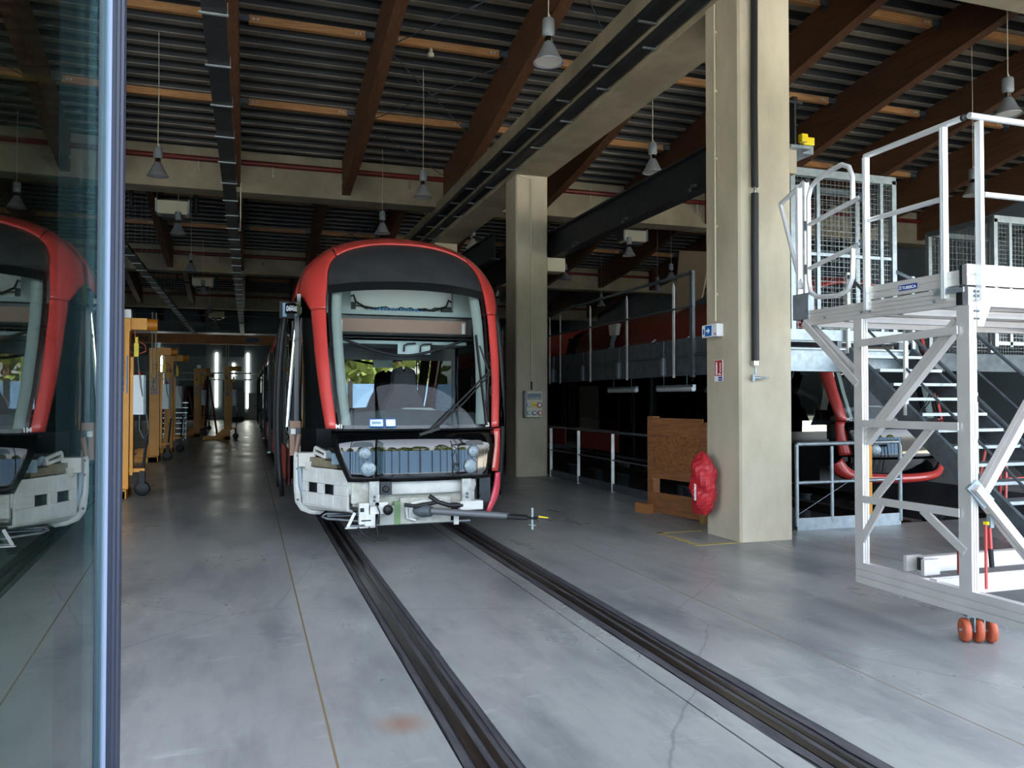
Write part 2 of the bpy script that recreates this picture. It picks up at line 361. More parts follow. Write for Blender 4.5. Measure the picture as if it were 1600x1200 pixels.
MB().tube([(-13.9, 65.6, 3.62), (23.9, 65.6, 3.62)], .07).tube([(-13.9, 65.6, 3.12), (23.9, 65.6, 3.12)], .06).build('wall_pipe', M_galv, wb_)
d2 = MB().box(.0, 1.35, 65.8, 65.95, 0, 2.1).build('door_1', mat('door_grey', '#a9adae', .6), None, label='pale grey door in the end wall beside the tram', kind='structure')
MB().box(.66, .70, 65.74, 65.8, 0.02, 2.1).build('door_gap', M_dark, d2); MB().box(.45, .52, 65.7, 65.8, 1.0, 1.1).build('door_handle', M_dark, d2)
MB().box(-4.6, -2.9, 65.9, 65.99, 0, 2.6).build('door_2', M_dark, None, label='dark doorway in the end wall behind the red stands', kind='structure')
# front facade above the door opening (over and behind the camera), and the mullions left of the jamb
MB().box(-14, 24, 2.45, 2.6, 5.2, 11.9).build('wall_front', M_far, None, label='facade wall above the vehicle doors', kind='structure')
MB().box(-14, -.72, 2.5, 2.56, 0, .25).build('baseboard_front', M_frameb, None, label='sill of the glazed facade left of the door', kind='structure')
for i, x in enumerate((-4.2, -8.0, -12)):
    MB().box(x - .05, x + .05, 2.45, 2.57, .25, 5.2).build('window_mullion', M_frameb, None, label='blue-grey facade mullion seen through the door glass', kind='structure')

# opened glazed door leaf on the left: glass pane in a blue-grey aluminium stile
lf = thing('glass_door', 'opened glazed door leaf at left edge, blue-grey aluminium stile mirroring the tram', 'door', (-.350, 2.42, 0))
lf.rotation_euler = (0, 0, math.radians(1.6))
MB().box(-.012, -.004, -3.4, -.10, .25, 5.0).build('glass_pane', G_door, lf)
MB().box(-.034, -.026, -3.4, -.10, .25, 5.0).build('glass_pane', G_door, lf)
MB().box(-.05, .02, -3.4, -.05, .0, .25).build('bottom_rail', M_frameb, lf)
MB().box(-.05, .02, -3.4, -.05, 5.0, 5.15).build('top_rail', M_frameb, lf)
m = MB(); m.prism([(-.05, -.10), (-.028, -.10), (-.024, -.112), (-.004, -.118), (.0, -.108), (.010, -.108), (.012, -.095), (.018, -.093), (.020, -.075), (.026, -.072), (.026, -.02), (.012, 0), (-.05, 0)], 'z', 0, 5.15); m.build('stile', M_frameb, lf)
MB().prism([(-.026, -.112), (-.020, -.128), (-.006, -.130), (.002, -.112)], 'z', .0, 5.15).build('stile_highlight', M_framel, lf)  # pale strip painting the highlight along the rounded stile
MB().box(-.04, .012, .0, .012, 0, 5.15).box(-.02, .006, .022, .03, 0, 5.15).build('door_seal', M_black, lf)
jb = MB().prism([(-.50, 2.47), (-.362, 2.47), (-.352, 2.49), (-.352, 2.52), (-.365, 2.53), (-.365, 2.60), (-.50, 2.60)], 'z', 0, 5.2).build('trim_jamb', M_frameb, None, label='blue-grey door jamb left of the opening', kind='structure')

# ------------------------------------------------------------------ outdoors (behind the camera, mirrored in glass)
MB().box(-60, 60, -80, -6, -.25, -.05).box(-60, -14, -6, 2.4, -.25, -.05).box(24, 60, -6, 2.4, -.25, -.05).build('ground', M_asph, None, label='pale asphalt yard outside the doors', kind='structure')
rt = random.Random(5)
ORD = ['leftmost', 'second from left', 'third from left', 'fourth from left', 'fifth from left', 'sixth from left', 'middle one', 'sixth from right', 'fifth from right', 'fourth from right', 'third from right', 'second from right', 'rightmost']
TX = [-40, -33, -27, -21.5, -16, -11, -6, -1, 4, 9.5, 15, 21, 28]
for i, x in enumerate(TX):
    h = rt.uniform(7, 11); y = (-24, -31)[i % 2] + rt.uniform(-1, 1)
    t = thing('tree', 'leafy tree in the yard outside, seen only mirrored in glass, ' + ORD[i], 'tree', (x, y, -.05), group='trees outside the hall')
    MB().tube([(0, 0, 0), (.1, 0, h * .5), (0, .1, h * .8)], [.25, .2, .08], 8).build('trunk', M_bark, t)
    m = MB()
    for k in range(520):
        a = rt.uniform(0, 2 * PI); zz = rt.uniform(.04, 1); r = 3.3 * math.sin(PI * min(1, .15 + zz * .82)) ** .6 * rt.uniform(.5, 1)
        p = Vector((r * math.cos(a), r * math.sin(a), h * zz)); s = rt.uniform(.35, .75)
        u = Vector((rt.uniform(-1, 1), rt.uniform(-1, 1), rt.uniform(-1, 1))).normalized(); w = u.orthogonal().normalized()
        m.add([p - u * s, p + w * s * .6, p + u * s, p - w * s * .6], [(0, 1, 2, 3)])
    m.build('foliage', M_leaf, t, kind='stuff', fixn=False)
fn = thing('fence', 'added unseen fence of blue boards in the yard, there to be mirrored in the tram panel', 'fence', (0, -7.5, -.05))  # invented fence, put in for the blue, dark-lined reflection on the tram panel
for k in range(30):
    x = -22 + k * 1.5; MB().box(x, x + 1.35, 0, .05, 0, 2.2).build('reflection_panel', mat('reflection_blue', '#5d7fa6', .6), fn)
    MB().box(x + 1.34, x + 1.50, -.05, .1, 0, 2.3).build('reflection_post', M_dark, fn)
# ------------------------------------------------------------------ TRAMS
RK = [(0.25, .17), (.75, .08), (1.28, .10), (2.0, .28), (2.6, .48), (2.9, .6), (3.1, .72), (3.3, .87), (3.42, 1.02), (3.52, 1.25), (3.59, 1.5), (3.64, 1.8), (3.66, 2.0)]
def lerp(t, pts):
    if t <= pts[0][0]: return pts[0][1]
    for (a, b), (cc, d) in zip(pts, pts[1:]):
        if t <= cc: return b + (d - b) * (t - a) / (cc - a)
    return pts[-1][1]
def WZ(z):
    if z < 2.7: return 1.22
    q = min(1, (z - 2.7) / .95); return 1.22 * max(0.0, 1 - q ** 2.4) ** (1 / 2.4) + 1e-4
def FY(x, z):
    a = min(1, abs(x) / WZ(z)); s = 0
    for k in (-.04, 0, .04): s += lerp(z + k, RK) / 3
    return s + .95 * (1 - (1 - a ** 2.4) ** (1 / 2.4))
def PS(x, z, off=0):
    x = max(-WZ(z) + 1e-3, min(WZ(z) - 1e-3, x)); p = Vector((x, FY(x, z), z))
    if off:
        e = .012; xa = max(-WZ(z) + 2e-3, x - e); xb = min(WZ(z) - 2e-3, x + e)
        dx = Vector((xb, FY(xb, z), z)) - Vector((xa, FY(xa, z), z)); dz = Vector((x, FY(x, z + e), z + e)) - Vector((x, FY(x, z - e), z - e))
        n = dx.cross(dz).normalized()
        p = p + n * off
    return p
def cr(pts, n):
    out = []; k = len(pts)
    for i in range(k - 1):
        p0, p1, p2, p3 = pts[max(0, i - 1)], pts[i], pts[i + 1], pts[min(k - 1, i + 2)]
        for j in range(n):
            t = j / n
            out.append(tuple(.5 * ((2 * b) + (-a + cc) * t + (2 * a - 5 * b + 4 * cc - d) * t * t + (-a + 3 * b - 3 * cc + d) * t ** 3) for a, b, cc, d in zip(p0, p1, p2, p3)))
    out.append(tuple(pts[-1])); return out
def band(inn, out, n=4, k=6, bulge=.0, off=0):
    a = cr(inn, n); b = cr(out, n); rows = []
    for p, q in zip(a, b):
        rows.append([PS(p[0] + (q[0] - p[0]) * s / k, p[1] + (q[1] - p[1]) * s / k, off + bulge * math.sin(PI * s / k) + 1e-4) for s in range(k + 1)])
    return MB().grid(rows)
def quad(x0, x1, z0, z1, nx=8, nz=6, off=0.0):
    return MB().grid([[PS(x0 + (x1 - x0) * i / nx, z0 + (z1 - z0) * j / nz, off + 1e-4) for i in range(nx + 1)] for j in range(nz + 1)])
def poly_patch(outl, rings=6, off=0.01, n=4):
    o = cr(outl + [outl[0]], n)[:-1]; cx = sum(p[0] for p in o) / len(o); cz = sum(p[1] for p in o) / len(o)
    rows = [[PS(cx + (p[0] - cx) * r / rings, cz + (p[1] - cz) * r / rings, off) for p in o + [o[0]]] for r in [.01] + list(range(1, rings + 1))]
    return MB().grid(rows)
INH = [(1.30, .86), (1.7, .905), (2.1, .93), (2.5, .942), (2.72, .935), (2.88, .92), (3.08, .90)]
def inx(z): return lerp(z, INH)
ARCH_IN = [(.90, 3.08), (.855, 3.20), (.79, 3.28), (.68, 3.345), (.56, 3.385), (.40, 3.425), (.2, 3.447), (0, 3.452)]
def zb(x): return 2.7 + .95 * max(0, 1 - (abs(x) / 1.22) ** 2.4) ** (1 / 2.4)
LEN = 42
def boundaryY(z): return lerp(z, RK) + .95

def make_tram(loc, label, num, bare):
    T = thing('tram', label, 'tram', loc)
    # ---- windscreen, visor, frame
    rows = []
    for j in range(15):
        z = 1.285 + (2.90 - 1.285) * j / 14; w = inx(z) - .012
        rows.append([PS(-w + 2 * w * i / 20, z + .05 * (1 - (abs(-1 + 2 * i / 20)) ** 2) * (j / 14), -.012) for i in range(21)])
    ws = MB().grid(rows).build('windscreen', G_ws, T, label='raked laminated windscreen', fixn=False)
    for f in ws.data.polygons: pass
    # black printed border of the glass, then the light trim behind it
    m = MB()
    for s in (-1, 1):
        m.grid([[PS(s * (inx(z) - .012), z, -.02), PS(s * (inx(z) - .045), z, -.02)] for z in [1.30 + .1 * k for k in range(17)]])
    m.grid([[PS(x, 1.275, -.018), PS(x, 1.325 , -.018)] for x in [-.86 + .086 * k for k in range(21)]])
    m.grid([[PS(x, 2.80 + .05 * (1 - abs(x / .92) ** 2), -.018), PS(x, 2.94 + .03 * (1 - abs(x / .92) ** 2), -.018)] for x in [-.92 + .092 * k for k in range(21)]])
    m.build('windscreen_border', M_blackp, T)
    m = MB()
    for s in (-1, 1):
        m.grid([[PS(s * (inx(z) - .03), z, -.06), PS(s * (inx(z) - .10), z, -.08), PS(s * (inx(z) - .105), z, -.14)] for z in [1.30 + .1 * k for k in range(17)]])
    m.build('pillar_trim', M_teal, T)
    # visor
    o = [(-x, z) for x, z in ARCH_IN] + [(x, z) for x, z in ARCH_IN[::-1][1:]]
    o = cr(o, 3); lo_ = [(p[0] / .90 * .925 if abs(p[0]) > .9 else p[0] * 1.0, 2.90 + .05 * (1 - (p[0] / .92) ** 2)) for p in o]
    # lower edge spans the full width evenly
    n = len(o); lo_ = [(-.925 + 1.85 * i / (n - 1), 2.90 + .05 * (1 - (-1 + 2 * i / (n - 1)) ** 2)) for i in range(n)]
    MB().grid([[PS(l[0] + (p[0] - l[0]) * s / 8, l[1] + (p[1] - l[1]) * s / 8, -.012) for s in range(9)] for l, p in zip(lo_, o)]).build('visor', mat('visor_black', '#26282a', .5, 0, '#303234', 6), T, label='matt black panel above the windscreen')
    # arch across the top
    top = [p for p in ARCH_IN if p[0] <= .79]; full = [(-x, z) for x, z in top] + [(x, z) for x, z in top[::-1][1:]]
    out = [(x * 1.02, zb(x * 1.02) - .001) for x, z in full]
    band(full, out, 3, 10, .012).build('front_arch', M_red, T, solid=.02, label='red arch over the windscreen')
    for s in (-1, 1):
        ii = [(s * .942, 2.615), (s * .937, 2.75), (s * .92, 2.9), (s * .90, 3.08), (s * .855, 3.2), (s * .797, 3.275)]
        oo = [(s * 1.09, 2.615), (s * 1.16, 2.76), (s * 1.205, 2.82), (s * 1.17, 3.05), (s * 1.07, 3.2), (s * .83, zb(.83) - .001)]
        oo = [(x if abs(x) < WZ(z) else s * (WZ(z) - .002), z) for x, z in oo]
        band(ii, oo, 4, 8, .012).build('cheek_panel', M_red, T, solid=.02)
        ii = [(s * inx(z), z) for z in (1.285, 1.5, 1.7, 1.9, 2.1, 2.3, 2.5, 2.605)]
        oo = [(s * x, z) for x, z in ((.965, 1.285), (.995, 1.5), (1.02, 1.7), (1.04, 1.9), (1.057, 2.1), (1.068, 2.3), (1.08, 2.5), (1.088, 2.605))]
        band(ii, oo, 3, 7, .03).build('windscreen_pillar', M_red, T, solid=.02)
        # glossy black wrap between the pillar and the cab side
        oo2 = [(s * 1.218, z) for x, z in oo]
        band([(x + s * .004, z) for x, z in oo], oo2, 3, 8, 0, -.02).build('corner_window', G_side if not bare or s > 0 else M_gloss, T)
        # side fairing above the windows: from the nose back to the first door
        rows = []
        for z in [2.76 + (zb(.83) - 2.76) * k / 12 for k in range(13)]:
            x = WZ(z) - .002; y0 = boundaryY(z); rows.append([(s * x, y0 + (2.9 - y0) * t / 4, z) for t in range(5)])
        MB().grid(rows).build('roof_cheek', M_red, T, solid=.02)
    # lower right red pillar and the fender line
    for s in ((1,) if bare else (-1, 1)):
        ii = [(s * .885, 1.27), (s * .87, 1.1), (s * .84, .95), (s * .80, .80)]; oo = [(s * .985, 1.27), (s * .985, 1.1), (s * .975, .95), (s * .955, .78)]
        band(ii, oo, 3, 6, .03).build('lower_pillar', M_red, T, solid=.02)
        if bare:
            ii = [(.915, .77), (.90, .62), (.86, .48), (.80, .34)]; oo = [(.975, .77), (.985, .62), (.96, .48), (.84, .30)]
            band(ii, oo, 3, 3, .01).build('fender_edge', mat('fender_pink', '#d8485a', .35, coat=.4), T, solid=.03)
    # front panel
    zt = 1.262
    rows = []
    for j in range(13):
        t = j / 12; z = .735 + (zt - .735) * t; xl = .735 + .175 * t + .02 * math.sin(PI * t); xr = .79 + .085 * t
        if not bare: xl = .80 + .1 * t; xr = xl
        rows.append([PS(-xl + (xl + xr) * i / 24, z, .0 + .055 * (1 - max(0, (t - .6) / .4) ** 2)) for i in range(25)])
    MB().grid(rows).build('front_panel', M_gloss, T, solid=.02, label='glossy black panel below the windscreen')
    # cowl lip and wiper recess
    MB().grid([[PS(x, 1.262, .03), PS(x, 1.285, -.005)] for x in [-.88 + .088 * k for k in range(21)]]).build('cowl', M_blackp, T)
    if not bare:
        oo = [(-1.05, .62), (-.95, .48), (-.7, .40), (0, .37), (.7, .40), (.95, .48), (1.05, .62)]; ii = [(-.93, .74), (-.82, .58), (-.6, .52), (0, .50), (.6, .52), (.82, .58), (.93, .74)]
        band(ii, oo, 4, 5, .05).build('bumper', M_red, T, solid=.02, label='red curved bumper tube')
        m = MB(); rows = [[PS(p[0], p[1] + (.76 - p[1]) * s / 4, -.02) for s in range(5)] for p in cr([(-.93, .72), (-.82, .57), (-.6, .51), (0, .49), (.6, .51), (.82, .57), (.93, .72)], 4)]
        m.grid(rows).build('lower_grille', M_gloss, T)
    for s in (-1, 1):
        hl = poly_patch([(s * .70, 1.10), (s * .665, 1.145), (s * .52, 1.145), (s * .485, 1.10), (s * .405, .83), (s * .43, .785), (s * .60, .775), (s * .64, .81)], 5, .062, 3).build('headlight', mat('headlight_glass', '#15191c', .35, coat=.15), T, fixn=False)
        m = MB(); 
        for (cx, cz, r) in ((.575, 1.03, .068), (.54, .868, .082)):
            p = PS(s * cx, cz, .066); n_ = (PS(s * cx, cz, .1) - p).normalized(); u = n_.cross(Vector((0, 0, 1))).normalized(); w = n_.cross(u)
            rr = [(1.0, 0), (1.0, .012), (.8, .02), (.4, .028), (.01, .03)]
            m.grid([[p + (u * math.cos(2 * PI * k / 20) + w * math.sin(2 * PI * k / 20)) * r * a + n_ * h for k in range(21)] for a, h in rr])
        m.build('lens', mat('lamp_lens', '#64737a', .2, .2, '#93a1a7', 60, bump=.6, bscale=90, coat=.5), hl)
    # wiper
    wp = MB().tube([PS(.06, 1.235, .06), PS(.42, 1.55, .08), PS(.817, 1.90, .07)], .012, 6).tube([PS(.10, 1.235, .06), PS(.46, 1.53, .08), PS(.83, 1.87, .07)], .010, 6).bar(PS(-.02, 1.22, .06), PS(.2, 1.28, .06), .03, .03).build('wiper_arm', M_black, T)
    MB().bar(PS(.715, 2.33, .035), PS(.765, 1.305, .035), .018, .035).tube([PS(.74, 2.2, .05), PS(.817, 1.90, .07), PS(.76, 1.5, .05)], .011, 6).build('wiper_blade', M_black, wp)
    # printed codes
    rt_ = (PI / 2 - .12, 0, 0)
    def ft(body, x, z, size, name='lettering'):
        p = PS(x, z, .012); q = PS(x + .08, z, .012); a = math.atan2((q - p).y, .08)
        text(body, name, M_sign_w, T, p, (PI / 2 - .1, 0, a), size, .001, bold=.002)
    ft(num[0], -.868, 1.287, .065); ft(num[1], .768, 1.293, .065)
    # ---- cab interior
    ib = MB()
    for s in (-1, 1): ib.box(min(s * .62, s * .9), max(s * .62, s * .9), 1.12, 1.22, 2.61, 2.93)
    ib.box(-.9, .9, 1.1, 1.22, 2.605, 2.66); ib.build('header_frame', mat('frame_teal', '#87938f', .55), T)
    hb = MB().box(-.64, .64, 1.3, 1.34, 2.66, 2.95).build('header_tray', mat('header_white', '#f2f2e6', .4), T)
    hw = MB(); rr = random.Random(1)
    hw.tube([(-.6 + .06 * k, 1.26, 2.70 + rr.uniform(-.02, .03)) for k in range(21)], .008, 5)
    hw.tube([(-.63, 1.24, 2.82), (-.58, 1.2, 2.84), (-.55, 1.2, 2.76), (-.45, 1.22, 2.71), (-.3, 1.22, 2.69)], .012, 6)
    hw.tube([(.63, 1.24, 2.80), (.58, 1.2, 2.82), (.55, 1.2, 2.74), (.4, 1.22, 2.69), (.2, 1.22, 2.70)], .012, 6)
    hw.box(-.66, -.55, 1.22, 1.28, 2.66, 2.76).box(.5, .66, 1.22, 1.28, 2.66, 2.74)
    hw.build('wiring_loom', M_black, hb)
    cs = MB()
    for k in range(16): cs.box(-.36 + k * .042, -.335 + k * .042, 1.225, 1.26, 2.67, 2.705)
    cs.build('connector_strip', M_blue, hb)
    bl = MB().box(-.86, .86, 1.12, 1.24, 2.36, 2.59).build('blind_housing', M_blackp, T)
    MB().box(-.78, .78, 1.105, 1.13, 2.40, 2.555).build('blind_plate', M_shade, bl)
    MB().tube([(-.88, 1.08, 2.37), (.88, 1.08, 2.37)], .016, 6).tube([(-.88, 1.08, 2.33), (.88, 1.08, 2.33)], .012, 6).build('blind_rod', M_black, bl)
    for s in (-1, 1): MB().box(s * .74 - .02, s * .74 + .02, 1.09, 1.105, 2.40, 2.53).build('blind_clip', M_white, bl)
    cp = MB().box(-.80, .82, 1.25, 2.1, 2.27, 2.31).box(-.04, .36, 1.24, 1.27, 2.15, 2.28).build('ceiling_panel', mat('panel_pale', '#b9c9c8', .6), T)
    MB().tube([(.03, 1.22, 2.18), (.03, 1.2, 2.25), (.07, 1.2, 2.27), (.17, 1.2, 2.28)], .012, 6).tube([(.23, 1.22, 2.18), (.23, 1.2, 2.25), (.27, 1.2, 2.27), (.37, 1.2, 2.275)], .012, 6).build('cable_hook', M_black, cp)
    # curved dark lower edge of the sun blind
    m = MB(); m.grid([[(x, 1.1, 2.10 + .25 * abs(x / .85) ** 1.5), (x, 1.1, 2.135 + .25 * abs(x / .85) ** 1.5)] for x in [-.85 + .085 * k for k in range(21)]])
    m.build('blind_edge', M_black, T, solid=.01)
    m = MB(); m.grid([[PS(x, 1.30, -.03), PS(x, 1.36, -.16), (x * .98, .55 + .25 * (1 - abs(x / .8) ** 2), 1.43 + .05 * (1 - (x / .82) ** 2)), (x * .98, 1.0, 1.46 + .03 * math.cos(x * 5)), (x * .98, 1.15, 1.2)] for x in [-.84 + .084 * k for k in range(21)]])
    m.build('dashboard', M_dash, T)
    MB().prism([(-.02, 1.50), (.30, 1.50), (.36, 1.47), (-.08, 1.47)], 'y', .9, 1.05).build('dash_display', M_teal, T)
    st = thing('driver_seat', None, None); st.parent = T; st.location = (.08, 1.52, 0)
    m = MB(); m.grid([[(w * x, .05 * abs(x) * -1, z) for x in (-1, -.75, -.3, .3, .75, 1)] for z, w in ((.95, .28), (1.3, .29), (1.5, .26), (1.62, .21), (1.72, .155), (1.80, .15), (1.90, .145), (1.95, .12), (1.965, .02))])
    m.build('seat_back', M_seat, st, solid=.1, bevel=.02); MB().box(-.26, .26, -.5, 0, .85, .97).build('seat_cushion', M_seat, st, bevel=.03)
    MB().box(-.05, .05, -.062, -.055, 1.6, 1.62).build('seat_badge', M_teal, st)
    # partition behind the driver, dark and mirror-like
    pt = MB().box(-.92, .92, 2.22, 2.26, .35, 2.28).build('partition', M_blackp, T)
    MB().box(-.58, .86, 2.19, 2.2, 1.05, 2.12).build('partition_pane', G_part, pt)
    MB().box(-.2, .06, 2.17, 2.185, 2.02, 2.12).build('partition_label', M_teal, pt)
    MB().box(-.9, .9, .85, 2.3, .32, .9).build('cab_floor', M_blackp, T)
    # ---- body behind the cab: sections with panes, doors, skirts
    sec = [(2.5, 9.6), (10.3, 17.2), (17.9, 25.3), (26.0, 33.0), (33.7, 41.5)]
    for si, (a, b) in enumerate(sec):
        # roof with curved shoulders, one long panel
        prof = []
        for k in range(15):
            th = PI * k / 14; x = 1.21 * math.cos(th); prof.append((x, zb(x) - .02))
        prof = [(1.215, 2.72)] + prof + [(-1.215, 2.72)]
        y0 = (1.5 if si == 0 else a)
        rows = [[(x, max(y, (boundaryY(min(z, 3.55)) if si == 0 else y)) , z if si == 0 and y < 2.95 else z - .10 * max(0, (z - 2.72) / .93)) for x, z in prof] for y in [y0, 2.9, 3.0, b] if y >= y0] if si == 0 else [[(x, y, z - .10 * max(0, (z - 2.72) / .93)) for x, z in prof] for y in (a, b)]
        MB().grid(rows).build('roof_panel', M_redd, T, solid=.02)
        bd = MB().box(-1.19, 1.19, a + (.6 if si == 0 else 0), b, .42, .50).box(-1.13, 1.13, b - .03, b, .5, 3.2)
        if si: bd.box(-1.13, 1.13, a, a + .03, .5, 3.2)
        bd = bd.build('floor_frame', M_blackp, T)
        for s in (-1, 1):
            def sd(y0, y1, z0, z1, name, m_, d=0, thick=.03, par=T):
                xo = s * (1.22 + d); xi = s * (1.22 + d - thick); return MB().box(min(xo, xi), max(xo, xi), y0, y1, z0, z1).build(name, m_, par)
            L = b - a; n = 5; y = a + (0 if si else .7)
            lay = [('w', 1.15), ('d', 1.5), ('w', 1.5), ('w', 1.35), ('d', 1.5)] if si % 2 == 0 else [('w', 1.5), ('d', 1.5), ('w', 1.6), ('w', 1.5), ('w', .8)]
            if si == 0: lay = [('w', 1.0), ('w', 1.3), ('d', 1.5), ('w', 1.3), ('w', 1.25)]
            sx = (b - y) / sum(w for _, w in lay)
            for kd, w in lay:
                w *= sx
                if kd == 'w':
                    pn = sd(y + .01, y + w - .01, .9, 2.74, 'side_panel', M_gloss)
                    sd(y + .10, y + w - .10, 1.15, 2.45, 'side_pane', G_side, .004, .01, pn)
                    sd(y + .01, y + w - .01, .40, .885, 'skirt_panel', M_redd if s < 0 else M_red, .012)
                else:
                    dr = sd(y + .02, y + w - .02, .34, 2.72, 'side_door', M_gloss, .05, .04)
                    for q in (0, 1): sd(y + .1 + q * w / 2, y + w / 2 - .06 + q * w / 2, .6, 2.5, 'door_pane', G_side, .056, .01, dr)
                    sd(y - .03, y + .02, .34, 2.74, 'door_seal', M_black, .07, .06, dr); sd(y + w / 2 - .02, y + w / 2 + .02, .34, 2.7, 'door_seal', M_black, .065, .03, dr)
                    sd(y, y + w, .30, .34, 'door_step', M_galv, .1, .08, dr)
                y += w
        if si < 4:
            c0 = b; c1 = sec[si + 1][0]
            m = MB()
            for k in range(7):
                yy = c0 + .03 + (c1 - c0 - .06) * k / 6; m.prism([(1.10, .5), (1.10, 2.9), (.95, 3.2), (-.95, 3.2), (-1.10, 2.9), (-1.10, .5)], 'y', yy - .03, yy + .02)
            m.build('gangway_bellows', M_black, T)
    MB().box(-1.12, 1.12, 41.4, 41.5, .5, 3.3).build('rear_wall', M_gloss, T)
    for yb in (4.0, 12.5, 20.0, 29.0, 37.5):
        bg = MB().box(-.95, .95, yb, yb + 2.2, .18, .45).build('bogie_frame', M_dark, T)
        for dy in (.35, 1.85):
            for s in (-1, 1): MB().lathe([(0, -.06), (.29, -.06), (.29, .06), (0, .06)], 20, s * .74, yb + dy, .29 + .0, 'x').build('wheel', M_rail, bg)
    return T

tram1 = make_tram((1.76, 8.4, 0), 'nearest red tram with black windscreen surround, front bumper removed, tow bar fitted', ('M1', '60'), True)
T = tram1
# "060" and small blue sign on the left side of the cab roof line
fp = MB().bar((-1.31, 2.20, 2.76), (-1.18, 2.02, 2.76), .02, .13).build('number_board', M_gloss, T)
text('060', 'fleet_number', M_sign_w, fp, (-1.306, 2.172, 2.725), (PI / 2, 0, math.atan2(-.18, .13)), .095, .001, bold=.003)
# black header band above the cab side window
MB().box(-1.24, -1.20, .98, 2.95, 2.56, 2.80).build('side_header', M_gloss, T)
MB().box(-1.38, -1.24, 2.44, 2.50, 2.66, 2.88).build('camera_housing', M_black, T)
MB().box(-1.34, -1.29, 2.425, 2.44, 2.68, 2.86).build('camera_label', mat('label_blue', '#7fa6c4', .3), T)
# open cab doors on both sides: black outline, glass, and stickers
for s in (-1, 1):
    y0, x0 = (2.45, 1.34) if s < 0 else (1.72, 1.40)
    dr = thing('cab_door', None, None); dr.parent = T; dr.location = (s * x0, y0, 0)
    zs = [.34 + 2.5 * k / 10 for k in range(11)]
    def cx(z): return s * (.05 - .10 * ((z - 1.4) / 1.4) ** 2)
    def strip(y1, y2, th): return MB().grid([[(cx(z), y1, z), (cx(z), y2, z)] for z in zs])
    strip(0, .09, 0).build('door_stile', M_black, dr, solid=.06); strip(1.15, 1.24, 0).build('door_stile', M_black, dr, solid=.06)
    MB().grid([[(cx(z), .09, z), (cx(z), 1.15, z)] for z in (.34, .6, .9, 1.1)]).build('lower_door_panel', M_gloss, dr, solid=.03)
    MB().grid([[(cx(z), .09, z), (cx(z), 1.15, z)] for z in (2.62, 2.72, 2.84)]).build('upper_door_panel', M_gloss, dr, solid=.03)
    MB().grid([[(cx(z), .09, z), (cx(z), 1.15, z)] for z in (1.1, 1.4, 1.7, 2.0, 2.3, 2.62)]).build('door_pane', G_side, dr, solid=.01)
    if s > 0:
        for yy, zz, r in ((.32, 2.12, .15), (.34, 1.72, .075)):
            m = MB().lathe([(r * .82, -.045), (r, -.047), (r, -.05), (r * .82, -.05)], 24, cx(zz) + .0, yy, zz, 'x'); m.build('round_sticker', mat('sticker_grey', '#7b8692', .5), dr)
        MB().lathe([(.05, -.05), (.07, -.052), (.05, -.055)], 16, cx(2.12), .32, 2.12, 'x').box(cx(2.12) - .056, cx(2.12) - .05, .31, .33, 2.04, 2.12).build('sticker_symbol', mat('sticker_grey', '#7b8692', .5), dr)
        MB().box(-.06, .02, .0, .12, .40, .50).build('door_catch', M_galv, dr)
# chrome grab pole and inner side window frame on the left
MB().tube([(-1.19, 1.62, 2.66), (-1.21, 1.62, 2.55), (-1.25, 1.62, 2.1), (-1.29, 1.62, 1.6), (-1.31, 1.62, 1.27)], .032, 12).build('grab_pole', M_chrome, T, label='chrome vertical pole at the cab side')
MB().box(-1.22, -1.15, 1.60, 1.66, 2.62, 2.72).build('pole_bracket', M_galv, T)
sf = MB().bar((-1.225, 1.3, 2.58), (-1.225, 1.22, 1.25), .05, .04).bar((-1.225, 1.95, 2.58), (-1.225, 1.95, 1.25), .05, .04).box(-1.25, -1.19, 1.18, 2.0, 1.06, 1.27).bar((-1.225, 1.26, 2.3), (-1.225, 1.95, 2.3), .04, .04).build('side_window_frame', M_blackp, T)
MB().box(-1.215, -1.205, 1.28, 1.93, 1.28, 1.90).build('side_window_pane', mat('pale_glass', '#7f9a94', .15, coat=.8), sf)
q = MB().box(-1.22, -1.2, 1.28, 1.93, 1.27, 2.56).build('side_window_back', M_gloss, sf)
# papers behind the windscreen
for x0, x1 in ((-.535, -.385), (-.37, -.255)):
    p = quad(x0, x1, 1.30, 1.395, 3, 2, .002).build('paper_notice', M_sign_b, T, solid=.003); quad(x0 + .008, x1 - .008, 1.312, 1.385, 3, 2, .006).build('paper_face', M_sign_w, p, solid=.002)
quad(-.505, -.415, 1.335, 1.36, 2, 2, .009).build('paper_logo', mat('logo_teal', '#7fa9b8', .5), T, solid=.001)
# ---- bared chassis below the front panel
ch = thing('chassis', None, None); ch.parent = T
def C(mb, n, m_, **k): return mb.build(n, m_, ch, **k)
C(MB().grid([[PS(x, z, -.03 + (.02 if .6 < z < .7 else 0)) for x in [-.74 + .138 * k / 2 for k in range(21)]] for z in (.585, .6, .66, .72, .745)]), 'bumper_beam', M_white, solid=.05)
C(MB().box(-.70, .64, .22, .34, .46, .60).box(-.72, -.5, .16, .5, .5, .74), 'cross_member', mat('white_dirty', '#c6c3b8', .5, 0, '#a8a698', 9))
